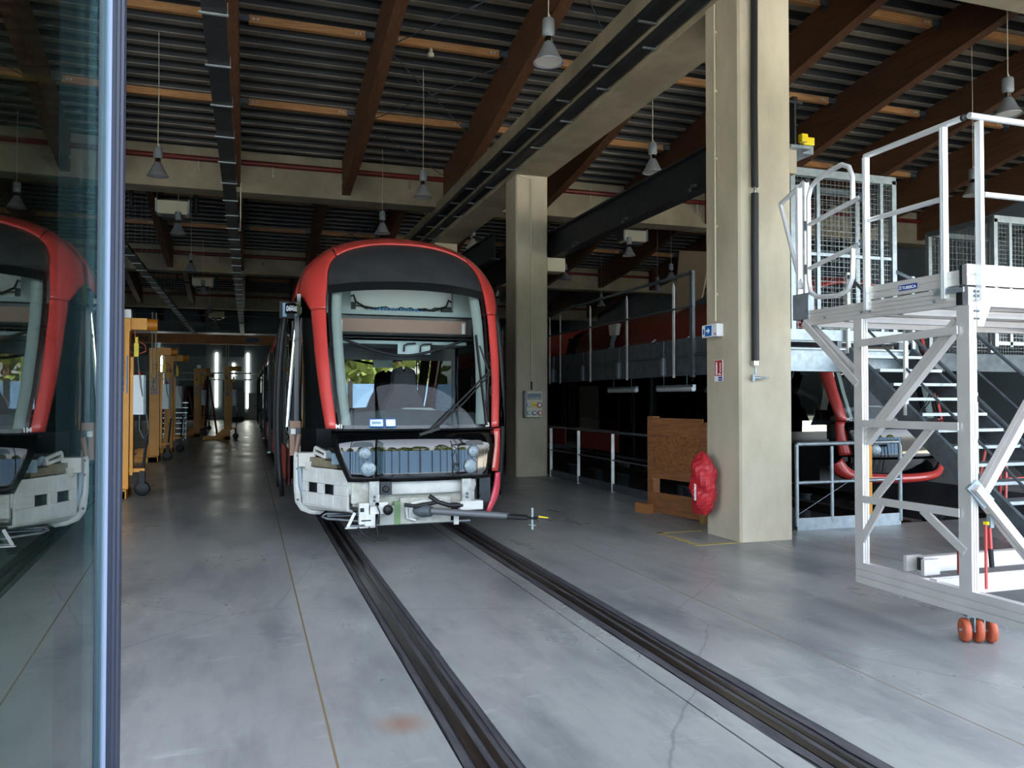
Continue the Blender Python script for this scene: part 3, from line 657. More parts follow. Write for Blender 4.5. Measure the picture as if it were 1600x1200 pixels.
# corner plate with two slots
A, B = Vector((-.74, .24, 0)), Vector((-1.16, 1.02, 0)); D = (B - A).normalized(); Nn = Vector((-D.y, D.x, 0)); Ln = (B - A).length
def pl(u, z, o=0): q = A + D * (u * Ln) + Nn * o; return (q.x, q.y, z)
m = MB()
def cell(u0, u1, z0, z1): m.add([pl(u0, z0), pl(u1, z0), pl(u1, z1), pl(u0, z1)], [(0, 1, 2, 3)])
us = [0, .30, .52, .66, .88, 1.0]; zs_ = [.42, .56, .67, .84]
for i in range(5):
    for j in range(3):
        if j == 1 and i in (1, 3): continue
        cell(us[i], us[i + 1], zs_[j] + (0.0 if j else (.0 + .0 * i)), zs_[j + 1])
m.add([pl(0, .42), pl(1, .42), pl(.92, .36, -.05), pl(0, .40, -.06)], [(0, 1, 2, 3)])
C(m, 'corner_plate', M_white, solid=.03, bevel=.008)
m = MB(); m.add([pl(.2, .45, -.1), pl(1, .45, -.1), pl(1, .85, -.1), pl(.2, .85, -.1)], [(0, 1, 2, 3)]); C(m, 'inner_plate', M_dark, solid=.02)
C(MB().bar(pl(.25, .90, -.25), pl(1.05, .90, -.25), .5, .10), 'insulation_shelf', mat('rusty_plate', '#8d8268', .6, .2, '#5c5a52', 5))
C(MB().bar(pl(0, .99, -.35), pl(1.05, .99, -.35), .35, .08), 'upper_bearer', M_dark)
C(MB().bar(pl(.5, 1.01, -.02), pl(.8, 1.06, -.05), .03, .03).bar(pl(.52, .96, -.02), pl(.82, 1.0, -.05), .03, .03).bar(pl(.8, 1.06, -.05), pl(.82, 1.0, -.05), .03, .03).bar(pl(.5, 1.01, -.02), pl(.52, .94, -.02), .04, .04), 'hinge_link', M_white)
C(MB().tube([pl(.02, .98, .02), pl(.35, .985, .02)], .03, 10).bar(pl(.22, .90, .03), pl(.22, 1.02, .03), .09, .06).tube([pl(.33, 1.0, .02), pl(.4, 1.03, .02)], .022, 8), 'hinge_cylinder', M_greyp)
C(MB().tube([pl(0, .93, .0), pl(.3, .94, .03), (-1.0, .8, .93), pl(.9, .92, 0)], .008, 6), 'cable', M_black)
# end bracket with a round cover
C(MB().box(-1.22, -1.03, .90, 1.10, .84, 1.0).lathe([(0, -.10), (.05, -.10), (.07, -.02), (.075, 0), (0, 0)], 16, -1.10, .94, .90), 'end_bracket', M_skin, bevel=.01)
C(MB().box(-1.08, -1.02, .88, .96, .72, .84), 'end_lug', M_chrome)
# white and blue-grey rim of the removed corner
def rim(xs, m_, nm, w, t=.02):
    C(MB().grid([[(x, y, z), (x + w, y - .03, z + (.05 if z < .4 else 0))] for x, y, z in xs]), nm, m_, solid=t)
rim([(-1.25, 1.22, 1.06), (-1.255, 1.20, .85), (-1.255, 1.18, .6), (-1.24, 1.12, .42), (-1.18, 1.06, .33), (-1.08, 1.0, .295), (-.98, .95, .29)], M_white, 'corner_rim', .07)
rim([(-1.21, 1.17, .92), (-1.21, 1.16, .75), (-1.20, 1.15, .6), (-1.15, 1.10, .43), (-1.04, 1.0, .36), (-.86, .84, .345)], mat('channel_grey', '#a3b4bd', .4), 'corner_channel', .05, .03)
C(MB().tube([(-1.2, 1.14, 1.2), (-1.23, 1.16, 1.0)], .03, 6).box(-1.30, -1.18, 1.2, 1.3, .95, 1.35), 'corner_post', M_shade)
C(MB().box(-1.29, -1.24, 1.16, 1.22, 1.20, 1.26), 'post_sensor', M_white)
for z in (.95, .8, .62, .45): C(MB().lathe([(0, -.02), (.014, -.02), (.014, 0)], 8, -1.215, 1.18 if z > .5 else 1.12, z, 'y'), 'rivet', M_galvd)
# front brackets
for x in (-.50, .50):
    b = C(MB().box(x - .055, x + .055, .02, .10, .48, .74), 'lift_bracket', mat('stainless', '#b9b5ac', .35, .6, '#8f8c84', 10), bevel=.006)
    MB().lathe([(0, -.02), (.014, -.02), (.014, 0)], 8, x, .02, .58, 'y').lathe([(0, -.02), (.014, -.02), (.014, 0)], 8, x, .02, .54, 'y').build('bolt', M_galvd, b)
C(MB().box(-.66, -.56, .0, .10, .30, .52).box(-.60, -.50, -.01, .08, .28, .40).bar((-.70, .04, .42), (-.77, .06, .27), .02, .03).bar((-.80, .04, .265), (-.56, .04, .265), .03, .012), 'sander_bracket', M_white)
C(MB().box(-.65, -.61, -.004, .0, .43, .47).box(-.64, -.54, -.016, -.01, .335, .347), 'bracket_slot', M_black)
C(MB().box(-.545, -.49, .02, .06, .26, .48), 'bar_hanger', M_white); C(MB().box(.36, .41, .02, .06, .25, .34), 'bar_hanger', M_white)
C(MB().tube([(-.74, .26 - .0, .25), (.60, .26, .25)], .014, 8), 'lower_guard_bar', M_galv)
C(MB().tube([(-.48, .0, .50), (-.45, -.02, .42), (-.49, -.04, .3), (-.46, -.03, .15), (-.5, -.02, .12), (-.62, 0, .2), (-.67, .02, .27)], .009, 6), 'hanging_cable', M_black)
C(MB().box(-.44, -.32, -.0, .06, .60, .735), 'horn_plate', M_blackp); C(MB().lathe([(0, -.03), (.02, -.035), (.035, -.03), (.035, 0)], 14, -.385, .0, .66, 'y'), 'horn', M_black)
C(MB().lathe([(.0, -.1), (.045, -.1), (.05, -.08), (.05, .06), (0, .06)], 16, -.36, .10, .44, 'y').lathe([(.045, -.11), (.055, -.11), (.055, -.09), (.045, -.09)], 16, -.36, .10, .44, 'y'), 'air_filter', M_black)
C(MB().box(-.49, -.36, .02, .1, .40, .52), 'valve_block', M_white)
C(MB().box(-.42, -.27, .16, .3, .26, .46), 'battery_box', mat('box_grey', '#a8aaa2', .5)); C(MB().box(-.27, -.2, .16, .3, .26, .50), 'green_bracket', M_green)
C(MB().tube([(-.18, .06, .48), (-.05, .04, .46), (.2, .04, .5)], .02, 8), 'hose', M_black)
# coupler housing and tow bar
k_ = C(MB().box(-.20, .36, .18, .34, .26, .54), 'coupler_housing', mat('white_dirty', '#c6c3b8', .5))
MB().tube([(-.04, .14, .30), (-.13, .14, .33), (-.14, .14, .42), (-.08, .14, .48), (.05, .14, .50), (.25, .14, .50)], .018, 8).build('coupler_loop', M_white, k_)
MB().box(-.12, -.02, .11, .18, .33, .46).build('coupler_plate', mat('stainless', '#b9b5ac', .35), k_)
tb = C(MB().tube([(-.04, .14, .405), (.02, .06, .405), (.10, .0, .41)], [.05, .07, .06], 14), 'tow_coupling', M_galvd)
MB().tube([(.10, .0, .41), (.88, -.30, .36)], .036, 12).build('tow_bar', mat('towbar_grey', '#6b6c6f', .45, .2), tb, label='grey steel tow bar reaching out to the right')
MB().bar((.86, -.29, .36), (1.06, -.36, .345), .09, .05, b=.015).bar((1.04, -.355, .345), (1.16, -.40, .34), .08, .02, b=.008).build('tow_eye', M_black, tb)
MB().tube([(1.11, -.38, .45), (1.11, -.38, .22)], .014, 8).tube([(1.07, -.38, .27), (1.15, -.38, .26)], .006, 6).build('tow_pin', M_galv, tb)
MB().add([(1.17, -.41, .365), (1.27, -.44, .35), (1.27, -.44, .34), (1.17, -.41, .35)], [(0, 1, 2, 3)]).build('tow_tag', M_yel2, tb, solid=.006)
C(MB().tube([(.10, .08, .56), (.18, .02, .50), (.30, -.0, .46), (.45, .02, .455)], .025, 10), 'brake_hose', M_black)
C(MB().box(.42, .68, .0, .12, .40, .50), 'relay_box', M_white, bevel=.01); C(MB().box(.45, .7, .02, .12, .37, .40), 'relay_base', M_blackp)
C(MB().tube([(-.62, .1, .32), (-.95, .35, .325), (-1.0, .42, .34), (-.96, .5, .355), (-.6, .5, .35)], .012, 8), 'step_loop', M_galv)
C(MB().bar((-.94, .45, .345), (-.62, .4, .35), .12, .01), 'step_tread', M_galvd)
C(MB().tube([(-.72, .5, .42), (-.5, .5, .42)], .04, 10), 'damper', M_white)
C(MB().bar((.76, .3, .52), (.68, .3, .36), .05, .06).box(.72, .85, .3, .4, .45, .75), 'corner_stay', M_blackp)
C(MB().box(-.95, 1.1, .9, 2.4, .35, .45), 'floor_pan', M_dark)

tram2 = make_tram((9.15, 9.25, 0), 'second red tram standing over the inspection pit, red bumper fitted', ('M2', '61'), False)
# ------------------------------------------------------------------ ITEMS ON THE PILLARS
# pillar 1: conduit, exit light, fire label, red cover, hose
t = thing('conduit', 'thin white conduit down the left face of the nearest pillar', 'conduit', (5.21, 8.16, 2.52))
MB().tube([(0, 0, 0), (0, 0, 3.75)], .012, 8).build('pipe_run', M_cream, t)
m = MB()
for z in (.3, 1.1, 1.9, 2.7, 3.4): m.box(-.005, .02, -.022, .022, z, z + .03)
m.build('pipe_clip', M_cream, t)
t = thing('exit_light', 'blue and white escape route light with arrow on the nearest pillar', 'exit light', (5.23, 8.2, 2.40))
MB().box(-.09, 0, -.17, .15, -.07, .08).build('housing', M_sign_w, t, bevel=.008)
MB().box(-.095, -.089, -.06, .12, -.055, .065).build('sign_face', M_sign_b, t)
MB().box(-.0955, -.0945, .075, .14, -.055, .065).build('white_strip', M_sign_w, t)
def arrow(mb, y, z, s, x): mb.prism([(y - .9 * s, z), (y, z - .8 * s), (y, z - .3 * s), (y + .9 * s, z - .3 * s), (y + .9 * s, z + .3 * s), (y, z + .3 * s), (y, z + .8 * s)], 'x', x - .002, x); return mb
arrow(MB(), .01, .005, .045, -.0955).build('arrow', M_sign_w, t)
MB().box(-.096, -.094, .09, .12, -.03, .03).build('running_figure', M_sign_b, t); MB().box(-.092, -.088, -.15, -.12, -.05, -.03).build('status_lamp', M_sign_r, t)
t = thing('safety_label', 'small red and blue extinguisher label on the nearest pillar', 'sign', (5.23, 8.13, 1.93))
MB().box(-.006, 0, -.085, .085, -.12, .13).build('backing', M_sign_w, t)
MB().box(-.008, -.006, -.078, .078, -.055, .125).build('red_field', M_sign_r, t); MB().box(-.008, -.006, -.078, .0, -.115, -.065).build('blue_field', mat('label_purple', '#4350a0', .4), t)
mm = MB().box(-.010, -.008, .02, .055, -.045, .06).prism([(.015, .06), (.06, .06), (.05, .085), (.06, .1), (.02, .11), (.025, .085)], 'x', -.010, -.008)
for k in range(6): mm.box(-.010, -.008, -.055 + (k % 2) * .008, -.03, -.01 + k * .019, -.0 + k * .019 + .006)
mm.box(-.010, -.008, -.055, .0, -.045, -.025).box(-.010, -.008, -.03, -.02, -.1, -.085).box(-.010, -.008, -.06, -.05, -.1, -.085).build('pictogram', M_sign_w, t)
# red extinguisher cover, creased cloth
t = thing('extinguisher_cover', 'creased red fabric cover hanging on the left side of the nearest pillar', 'cover', (5.06, 8.2, .56))
rr = random.Random(4); rows = []
for j in range(17):
    v = j / 16; z = -.30 + .72 * v
    w = lerp(v, [(0, .10), (.04, .13), (.2, .175), (.5, .185), (.75, .17), (.9, .13), (.97, .075), (1, .02)]); d = lerp(v, [(0, .06), (.1, .10), (.5, .14), (.8, .12), (.95, .06), (1, .02)])
    rows.append([(-.02 + d * math.cos(a) * (1 + .16 * math.sin(3 * a + j * .9)) + rr.uniform(-.008, .008), w * math.sin(a) * (1 + .09 * math.sin(2.3 * a + j * 1.3)) + rr.uniform(-.008, .008) - .03 * math.sin(v * 3), z + .012 * math.sin(4 * a + j)) for a in [2 * PI * k / 18 for k in range(18)] + [0]])
MB().grid(rows, False).build('cloth', M_bagred, t)
text('extincteur', 'lettering', M_sign_w, t, (-.172, -.12, -.12), (PI / 2, -PI / 2, math.radians(-50)), .046, .001, bold=.001)
def totext(o):
    pass
# black insulated hose down pillar 1
t = thing('hanging_hose', 'black foam-covered hose with a tap, on the front of the nearest pillar', 'hose', (5.40, 7.66, 0))
MB().tube([(0, 0, 2.03), (.0, 0, 3.3), (.005, 0, 3.92)], .042, 12).build('foam_sleeve', M_black, t)
MB().tube([(.005, 0, 3.99), (0, .0, 5.0), (.01, 0, 6.15)], .04, 12).build('foam_sleeve', M_black, t)
MB().tube([(.005, 0, 3.9), (.005, 0, 4.0)], .02, 8).tube([(.01, 0, 6.1), (.01, 0.0, 6.3)], .02, 8).tube([(0, 0, 2.03), (0, 0, 1.98)], .045, 12).build('hose_pipe', M_chrome, t)
MB().tube([(0, 0, 2.0), (0, 0, 1.86)], .014, 8).tube([(-.02, 0, 1.84), (.06, 0, 1.84)], .018, 8).tube([(.06, 0, 1.84), (.16, -.02, 1.845)], .01, 8).tube([(-.03, 0, 1.8), (-.03, 0, 1.88)], .02, 8).build('tap', M_galv, t)
# pillar 2: socket box and conduit
t = thing('socket_box', 'grey industrial socket box low on the second pillar', 'socket box', (5.58, 15.66, 1.5))
MB().box(-.19, .18, -.12, 0, -.28, .28).build('housing', mat('box_side', '#8b8d8c', .5), t, bevel=.02)
MB().box(-.14, .19, -.135, -.12, -.265, .27).build('front_plate', M_cream, t)
MB().box(-.12, .17, -.142, -.135, .10, .22).build('breaker_window', mat('window_dark', '#3c3f3c', .15), t)
MB().box(-.10, .15, -.144, -.142, .115, .135).build('breaker_row', mat('breaker_tan', '#b3a67a', .5), t)
for x, z, r, mm in ((-.10, -.02, .04, M_greyp), (.13, -.02, .055, M_sign_r), (-.10, -.18, .04, M_greyp), (.02, -.18, .05, mat('socket_blue', '#3a4f9a', .5)), (.14, -.18, .05, M_sign_r)):
    s_ = MB().lathe([(0, -.16), (r * .7, -.16), (r, -.165), (r, -.135)], 14, x, 0, z, 'y').build('socket', mm, t)
    MB().lathe([(0, -.172), (r * .65, -.17), (r * .7, -.16)], 14, x, 0, z, 'y').build('socket_cap', M_sign_w, s_)
MB().box(-.02, .06, -.15, -.135, -.06, .04).build('rotary_switch', M_yel2, t); MB().box(.01, .05, -.16, -.15, -.02, .0).build('switch_handle', M_sign_r, t)
t = thing('conduit', 'thin pale conduit running up the front of the second pillar', 'conduit', (5.58, 15.63, 1.8))
MB().tube([(0, 0, .15), (0, 0, 4.3), (-.02, 0, 4.40), (-.2, -.01, 4.42), (-.28, -.02, 4.44)], .013, 8).build('pipe_run', M_cream, t); MB().tube([(0, 0, 0), (0, 0, .17)], .02, 8).build('cable_gland', M_black, t)

# ------------------------------------------------------------------ CABLE TRAYS
def tray(xc, z, w, y0, y1, lab, wall=None):
    t = thing('cable_tray', lab, 'cable tray', (xc, 0, z))
    MB().box(-w / 2, w / 2, y0, y1, -.01, .0).box(-w / 2, -w / 2 + .008, y0, y1, 0, .10).box(w / 2 - .008, w / 2, y0, y1, 0, .10).build('tray_channel', M_dark, t)
    cb = MB(); rc = random.Random(2)
    for k in range(5): cb.tube([(-w / 2 + .03 + k * (w - .06) / 4, y0 + .05, .03), (-w / 2 + .03 + k * (w - .06) / 4 + .01, (y0 + y1) / 2, .03), (-w / 2 + .03 + k * (w - .06) / 4, y1 - .05, .03)], .014, 5)
    cb.build('cable_run', M_black, t)
    y = y0 + .6
    while y < min(y1, 50):
        s = MB().bar((-w / 2 - .03, y, -.03), (w / 2 + .03, y, -.03), .035, .022)
        if wall is None: s.tube([(w / 2 + .02, y, -.03), (w / 2 + .02, y, (deckz(23 if y < 23 else 38 if y < 38 else 53, y) - z if xc < -1 else .12))], .005, 4)
        else: s.bar((w / 2 + .03, y, -.03), (w / 2 + .03, y, .14), .03, .02)
        s.build('tray_bracket', M_galv, t); y += 1.5
tray(-.40, 6.0, .26, 4.5, 62, 'long black cable tray hung over the left aisle beside the tram')
for yy in (23.3, 38.3, 53.3):
    pass
tray(-3.45, 6.0, .26, 14, 62, 'black cable tray farther left over the lift columns')
tray(5.12, 6.37, .15, 6.0, 40, 'lower black cable tray along the concrete beam', 1)
tray(5.09, 6.72, .22, 6.0, 40, 'upper black cable tray along the concrete beam', 1)
t = thing('conduit', 'pale vertical strip hanging beside the left cable tray', 'conduit', (-.22, 22.0, 6.0)); MB().box(-.012, .012, -.02, .02, .02, 1.25).box(-.2, .012, -.02, .02, 0, .02).tube([(0, 0, 1.25), (0, 0, 2.56)], .004, 4).build('strip', M_cream, t)

# ------------------------------------------------------------------ PENDANT LAMPS
def make_lamp(loc, drop, lab):
    t = thing('pendant_lamp', lab, 'lamp', loc, group='high bay pendant lamps')
    MB().tube([(0, 0, .62), (.01, 0, .62 + drop * .5), (0, 0, .62 + drop)], .008, 5).tube([(0, 0, .60), (.03, 0, .64), (0, 0, .68)], .008, 5).build('cord', M_cream, t)
    MB().lathe([(0, .60), (.075, .60), (.085, .58), (.09, .40), (.08, .37), (0, .37)], 16).build('ballast_housing', M_lampg, t)
    MB().lathe([(.055, .38), (.06, .28)], 14).build('neck', M_chrome, t)
    b = MB().lathe([(.06, .28), (.085, .24), (.15, .10), (.20, .02), (.215, .0), (.205, .0), (.19, .03), (.14, .11), (.075, .24)], 24).build('bell', M_lampb, t, fixn=False)
    MB().lathe([(0, .02), (.19, .02)], 20).build('lens', M_lampi, t)
    return t
lamps = [(-1.80, 17.85, 'hanging highest over the left aisle'), (3.75, 17.84, 'before the nearest cross beam, beside the long concrete beam'), (3.87, 10.15, 'nearest, large, at the top centre'),
         (7.77, 14.45, 'right of the second pillar, above the black crane rail'), (11.65, 9.7, 'at the right edge above the scaffold rail'), (-1.88, 23.9, 'just under the left white heater'),
         (6.45, 23.4, 'right of the tram roof, left of the second pillar'), (11.56, 23.1, 'in front of the right brown beams under the crane rail'), (11.54, 28.5, 'just right of the second pillar'), (-1.98, 30.7, 'under the second cross beam on the left'),
         (15.4, 27.2, 'at the top rail of the walkway, near the nearest pillar'), (11.4, 36.8, 'low, left of the second pillar'), (16.5, 30.3, 'behind the walkway rail, left of the leaning board'), (16.5, 36, 'small, behind the walkway posts'),
         (-1.9, 37.2, 'third in the left aisle row'), (3.5, 22.1, 'peeping over the tram roof'), (-2.0, 45.7, 'fourth in the left aisle row'), (-2.05, 55, 'farthest in the left aisle row'), (15.5, 13.8, 'behind the scaffold mid rail')]
L0 = None
for x, y, lb_ in lamps:
    be = 23 if y < 23 else 38 if y < 38 else 53 if y < 53 else 66.3
    dr = deckz(be, y) - 6.2 - .615
    make_lamp((x, y, 6.2), dr, 'grey bell-shaped pendant lamp ' + lb_)

# ------------------------------------------------------------------ HEATERS, DETECTOR
def heater(loc, s, lab):
    ye_ = 38 if loc[1] < 38 else 53 if loc[1] < 53 else 66.3; s = deckz(ye_, loc[1]) - loc[2] - .02
    t = thing('unit_heater', lab, 'heater', loc)
    MB().box(-.42, .42, -.25, .25, -.2, .2).build('casing', M_cream, t, bevel=.02)
    MB().box(-.47, -.42, -.27, .27, -.16, .24).box(.42, .47, -.27, .27, -.16, .24).build('side_bracket', M_galv, t)
    MB().box(-.3, .3, -.2, .2, -.3, -.2).build('louvre_box', M_dark, t)
    MB().tube([(-.44, 0, .2), (-.44, 0, s)], .012, 5).tube([(.44, 0, .2), (.44, 0, s)], .012, 5).build('hanger_rod', M_galvd, t)
    MB().tube([(-.5, .1, 0), (-1.15, .1, 0), (-1.15, .1, s)], .05, 8).build('flue_pipe', M_black, t); MB().tube([(.62, .1, -.1), (.62, .1, s)], .07, 8).build('air_pipe', M_black, t)
heater((-2.15, 25.6, 7.25), 1.6, 'cream unit heater below the nearest cross beam on the left')
heater((-2.1, 41, 7.2), 1.4, 'smaller cream unit heater below the second cross beam on the left')
heater((-2.0, 55.5, 7.1), 1.2, 'far cream unit heater in the left aisle')
heater((12.9, 25.5, 7.35), 1.6, 'cream unit heater right of the second pillar below the cross beam')
sd_ = thing('smoke_detector', 'small round detector under a roof purlin left of the third beam', 'detector', (3.7, 16.85, 9.1)); MB().lathe([(0, -.1), (.07, -.09), (.08, -.03), (.05, 0), (.03, .12)], 14).build('detector_body', M_cream, sd_)

# ------------------------------------------------------------------ CRANE RAIL (black I-beams) and far orange crane
t = thing('crane_rail', 'black steel I-beam crane rail running behind the pillars', 'crane rail', (6.22, 0, 0))
m = MB(); y0, y1 = 8.0, 50
m.box(-.11, .11, y0, y1, 5.16, 5.19).box(-.012, .012, y0, y1, 4.66, 5.16).box(-.11, .11, y0, y1, 4.62, 4.66); m.build('beam_section', M_dark, t)
MB().box(-.03, .03, y0, y1, 5.19, 5.24).build('rail_head', M_rail, t)
m = MB()
for y in (8.6, 10.2, 12.4, 14.6): m.box(-.13, -.11, y, y + .06, 4.63, 4.68).tube([(-.03, y, 4.72), (-.03, y + .12, 4.74)], .02, 6)
m.build('clamp', M_galvd, t)
for y in (7.98, 15.7, 23.4, 31.0): MB().box(-.28, (-.0 if y < 9 else .14), y, y + .40, 4.3, 4.585).build('corbel', M_conc if y < 9 else M_cream, t)
MB().box(-.14, .14, 7.9, 8.35, 4.585, 4.62).build('base_plate', M_galv, t)
bf = MB().box(.08, .17, 7.98, 8.06, 4.70, 4.80).box(.20, .36, 8.1, 8.18, 4.71, 4.81).build('buffer', M_yel2, t, bevel=.01); MB().box(.05, .34, 8.1, 8.9, 4.60, 4.70).build('buffer_arm', M_galv, bf)
t = thing('crane_rail', 'black steel I-beam crane rail left of the second pillar, above the tram roof', 'crane rail', (5.05, 0, 0))
for y in (23.5, 31.2, 38.6): MB().box(-.1, .2, y, y + .3, 4.3, 4.62).build('corbel', M_conc, t)
MB().box(-.1, .1, 16.5, 50, 5.16, 5.19).box(-.012, .012, 16.5, 50, 4.66, 5.16).box(-.1, .1, 16.5, 50, 4.62, 4.66).build('beam_section', M_dark, t)
t = thing('bridge_crane', 'orange crane bridge girder across the far end of the hall, marked 6300kg', 'crane', (0, 52, 5.1))
MB().box(-13.5, 4.9, 0, .35, -.1, .42).box(-13.5, 4.9, -.05, .4, .42, .45).box(-13.5, 4.9, -.05, .4, -.13, -.1).build('girder', M_orange, t)
MB().box(-12, -11.4, -.2, .5, -.7, -.13).build('hoist', M_yel, t)
MB().box(-.15, .62, -.065, -.055, .02, .32).build('name_plate', mat('plate_blue', '#27306b', .4), t)
t = thing('catwalk_railing', 'thin pale railing of the high walkway before the end wall', 'railing', (0, 60, 6.5))
m = MB().tube([(-13, 0, 1.0), (9, 0, 1.0)], .03, 6).tube([(-13, 0, .5), (9, 0, .5)], .02, 6)
for k in range(10): m.tube([(-12 + 2.3 * k, 0, 0), (-12 + 2.3 * k, 0, 1.0)], .025, 6)
m.build('rail_tubes', M_galv, t); MB().box(-13.9, 23.9, 0, 5.9, -.2, 0).build('walkway_deck', M_galvd, t)

# ------------------------------------------------------------------ WALKWAY BEHIND THE PILLARS
WX = 6.62
t = thing('mezzanine_walkway', 'grey steel walkway beam and railing running behind the pillars', 'walkway', (WX, 0, 0))
for a, b in ((9.3, 11.9), (11.95, 13.6), (13.65, 15.3), (15.35, 17.0), (17.05, 20), (20.05, 24), (24.05, 30)):
    MB().box(.0, .012, a, b, 2.32, 2.58).build('kick_panel', M_galvd, t)
    MB().box(.02, .04, a, b, 2.0, 2.29).box(-.03, .06, a, b, 2.29, 2.31).box(-.03, .06, a, b, 1.98, 2.0).build('beam_panel', M_galvd, t)
    MB().box(-.012, .02, a + .02, a + .1, 2.0, 2.29).build('stiffener', M_galv, t)
MB().box(.03, 1.05, 9.3, 30, 2.33, 2.36).build('grating_deck', M_galvd, t)
for y in (10.95, 11.55, 13.25, 14.9, 16.55, 17.2, 19, 20.8, 22.6):
    if y == 10.95: MB().box(-.05, 0, y, y + .09, 1.95, 3.62).build('end_post', M_galvd, t)
    else: MB().prism([(-.03 + y, 1.95), (.03 + y, 1.95), (.03 + y, 3.42), (y, 3.5), (-.03 + y, 3.42)], 'x', -.045, -.03).build('rail_post', M_white, t)
MB().tube([(-.06, 10.9, 3.58), (-.06, 30, 3.52)], .028, 8).build('handrail', M_galvd, t); MB().tube([(-.06, 10.9, 3.06), (-.06, 30, 3.04)], .016, 8).build('knee_rail', M_galvd, t)
for y in (11.9, 12.8, 14.2, 15.4, 16.2, 17.3):
    b = MB().bar((.95, y, 2.4), (.95, y, 2.72), .06, .05).bar((.95, y, 2.70), (1.03, y - .08, 2.78), .03, .03).build('support_bracket', M_galv, t)
# leaning board and hanging white sleeve on the walkway
MB().add([(0, 0, 0), (0, -.95, .18), (.03, -1.2, .95), (.03, -.15, 1.15)], [(0, 1, 2, 3)]).build('leaning_board', mat('board_beige', '#a08b72', .7), None, (7.55, 13.2, 3.2), 'beige board leaning above the walkway by the nearest pillar', 'board', solid=.03)
t = thing('cable_sleeve', 'white sleeve of grey cables hanging at the gap of the second tram roof', 'cables', (7.60, 15.9, 2.62))
MB().prism([(-.22, .62), (.2, .62), (.14, .38), (-.14, .38)], 'x', -.05, .05).build('sleeve_top', M_white, t)
m = MB()
for k in range(6): m.tube([(0, -.12 + k * .045, .4), (-.03, -.02 + k * .03, .2), (0, .0 + k * .03, -.1)], .011, 5)
m.build('cable_bundle', M_greyp, t)
# fluorescent battens and conduits under the walkway
for i, (y, lb_) in enumerate(((10.4, 'fluorescent batten under the walkway behind the nearest pillar'), (12.5, 'fluorescent batten under the walkway above the timber board'), (14.6, 'fluorescent batten under the walkway by the second pillar'))):
    t = thing('tube_light', lb_, 'light', (7.15, y, 1.78)); MB().tube([(0, -.62, 0), (0, .62, 0)], .045, 8).build('diffuser', M_sign_w, t); MB().box(-.03, .03, -.64, .64, .03, .07).build('tray', M_galv, t); MB().tube([(0, -.4, .07), (0, -.4, .55)], .005, 4).tube([(0, .4, .07), (0, .4, .55)], .005, 4).build('hanger', M_galv, t)
# pit supports
OR8 = ['nearest', 'second nearest', 'third', 'fourth', 'fifth', 'sixth', 'seventh', 'farthest']
for k in range(8):
    for x in (8.4, 9.9):
        MB().lathe([(0, 0), (.14, 0), (.14, .82), (.17, .82), (.17, .87), (0, .87)], 14, x, 9.6 + k * 1.5, -1.0).build('rail_stilt', M_galvd, None, label='cylindrical steel support in the pit, %s under the %s rail' % (OR8[k], 'left' if x < 9 else 'right'), cat='support', group='rail supports in the pit')
t = thing('pit_rail', 'rails of the second tram carried over the pit', None, kind='structure')
for x in (8.4, 9.9): MB().box(x - .09, x + .09, 8.4, 60, -.13, .0).build('rail', M_rail, t)
MB().box(6.6, 7.3, 8.6, 40, -.6, -.5).build('pit_shelf', M_galvd, t)

# ------------------------------------------------------------------ FLOOR-LEVEL RAILINGS
def railing(nm, lab, pa, pb, posts, postm, toe=True):
    a, b = Vector(pa), Vector(pb); t = thing(nm, lab, 'railing', pa); d = b - a; L = d.length; u = d / L
    for s in posts:
        p = u * (s * L); MB().bar((p.x, p.y, -.02), (p.x, p.y, 1.0), .055, .02).build('rail_post', postm, t)
    MB().bar((0, 0, 1.03), d + Vector((0, 0, 1.03)), .05, .035).build('top_rail', M_galvd, t); MB().tube([Vector((0, 0, .55)), d + Vector((0, 0, .55))], .014, 6).build('knee_rail', M_galvd, t)
    if toe: MB().bar((0, 0, .08), d + Vector((0, 0, .08)), .012, .13).build('toe_board', M_galvd, t)
    return t
railing('guard_railing', 'guard railing along the pit between the two pillars', (5.98, 15.6, 0), (5.98, 10.9, 0), (0.01, .32, .64, .98), M_white)
railing('guard_railing', 'guard railing along the pit beyond the second pillar', (5.98, 22, 0), (5.98, 16.5, 0), (0.01, .32, .64, .98), M_white)
railing('guard_railing', 'guard railing hidden behind the nearest pillar', (5.99, 9.4, 0), (5.99, 8.5, 0), (0.02, .98), M_white)
t = thing('gate_railing', 'galvanised gate panel right of the nearest pillar, before the second tram', 'railing', (6.36, 8.2, 0))
m = MB().tube([(0, 0, 1.05), (1.55, 0, 1.06), (1.58, 0, 1.0), (1.58, 0, .05)], .025, 8).build('gate_tube', M_galv, t)
MB().tube([(0, 0, .05), (0, 0, 1.05)], .025, 8).build('gate_post', M_galv, t); MB().tube([(.52, 0, .1), (.52, 0, 1.02)], .022, 8).build('gate_post', M_galv, t)
MB().tube([(0, 0, .58), (1.56, 0, .58)], .022, 8).build('gate_bar', M_galv, t); MB().box(0, 1.58, -.01, .01, .0, .15).build('toe_board', M_galv, t)
MB().tube([(.03, 0, .2), (1.0, -.02, .7)], .004, 5).build('gate_wire', M_galv, t)

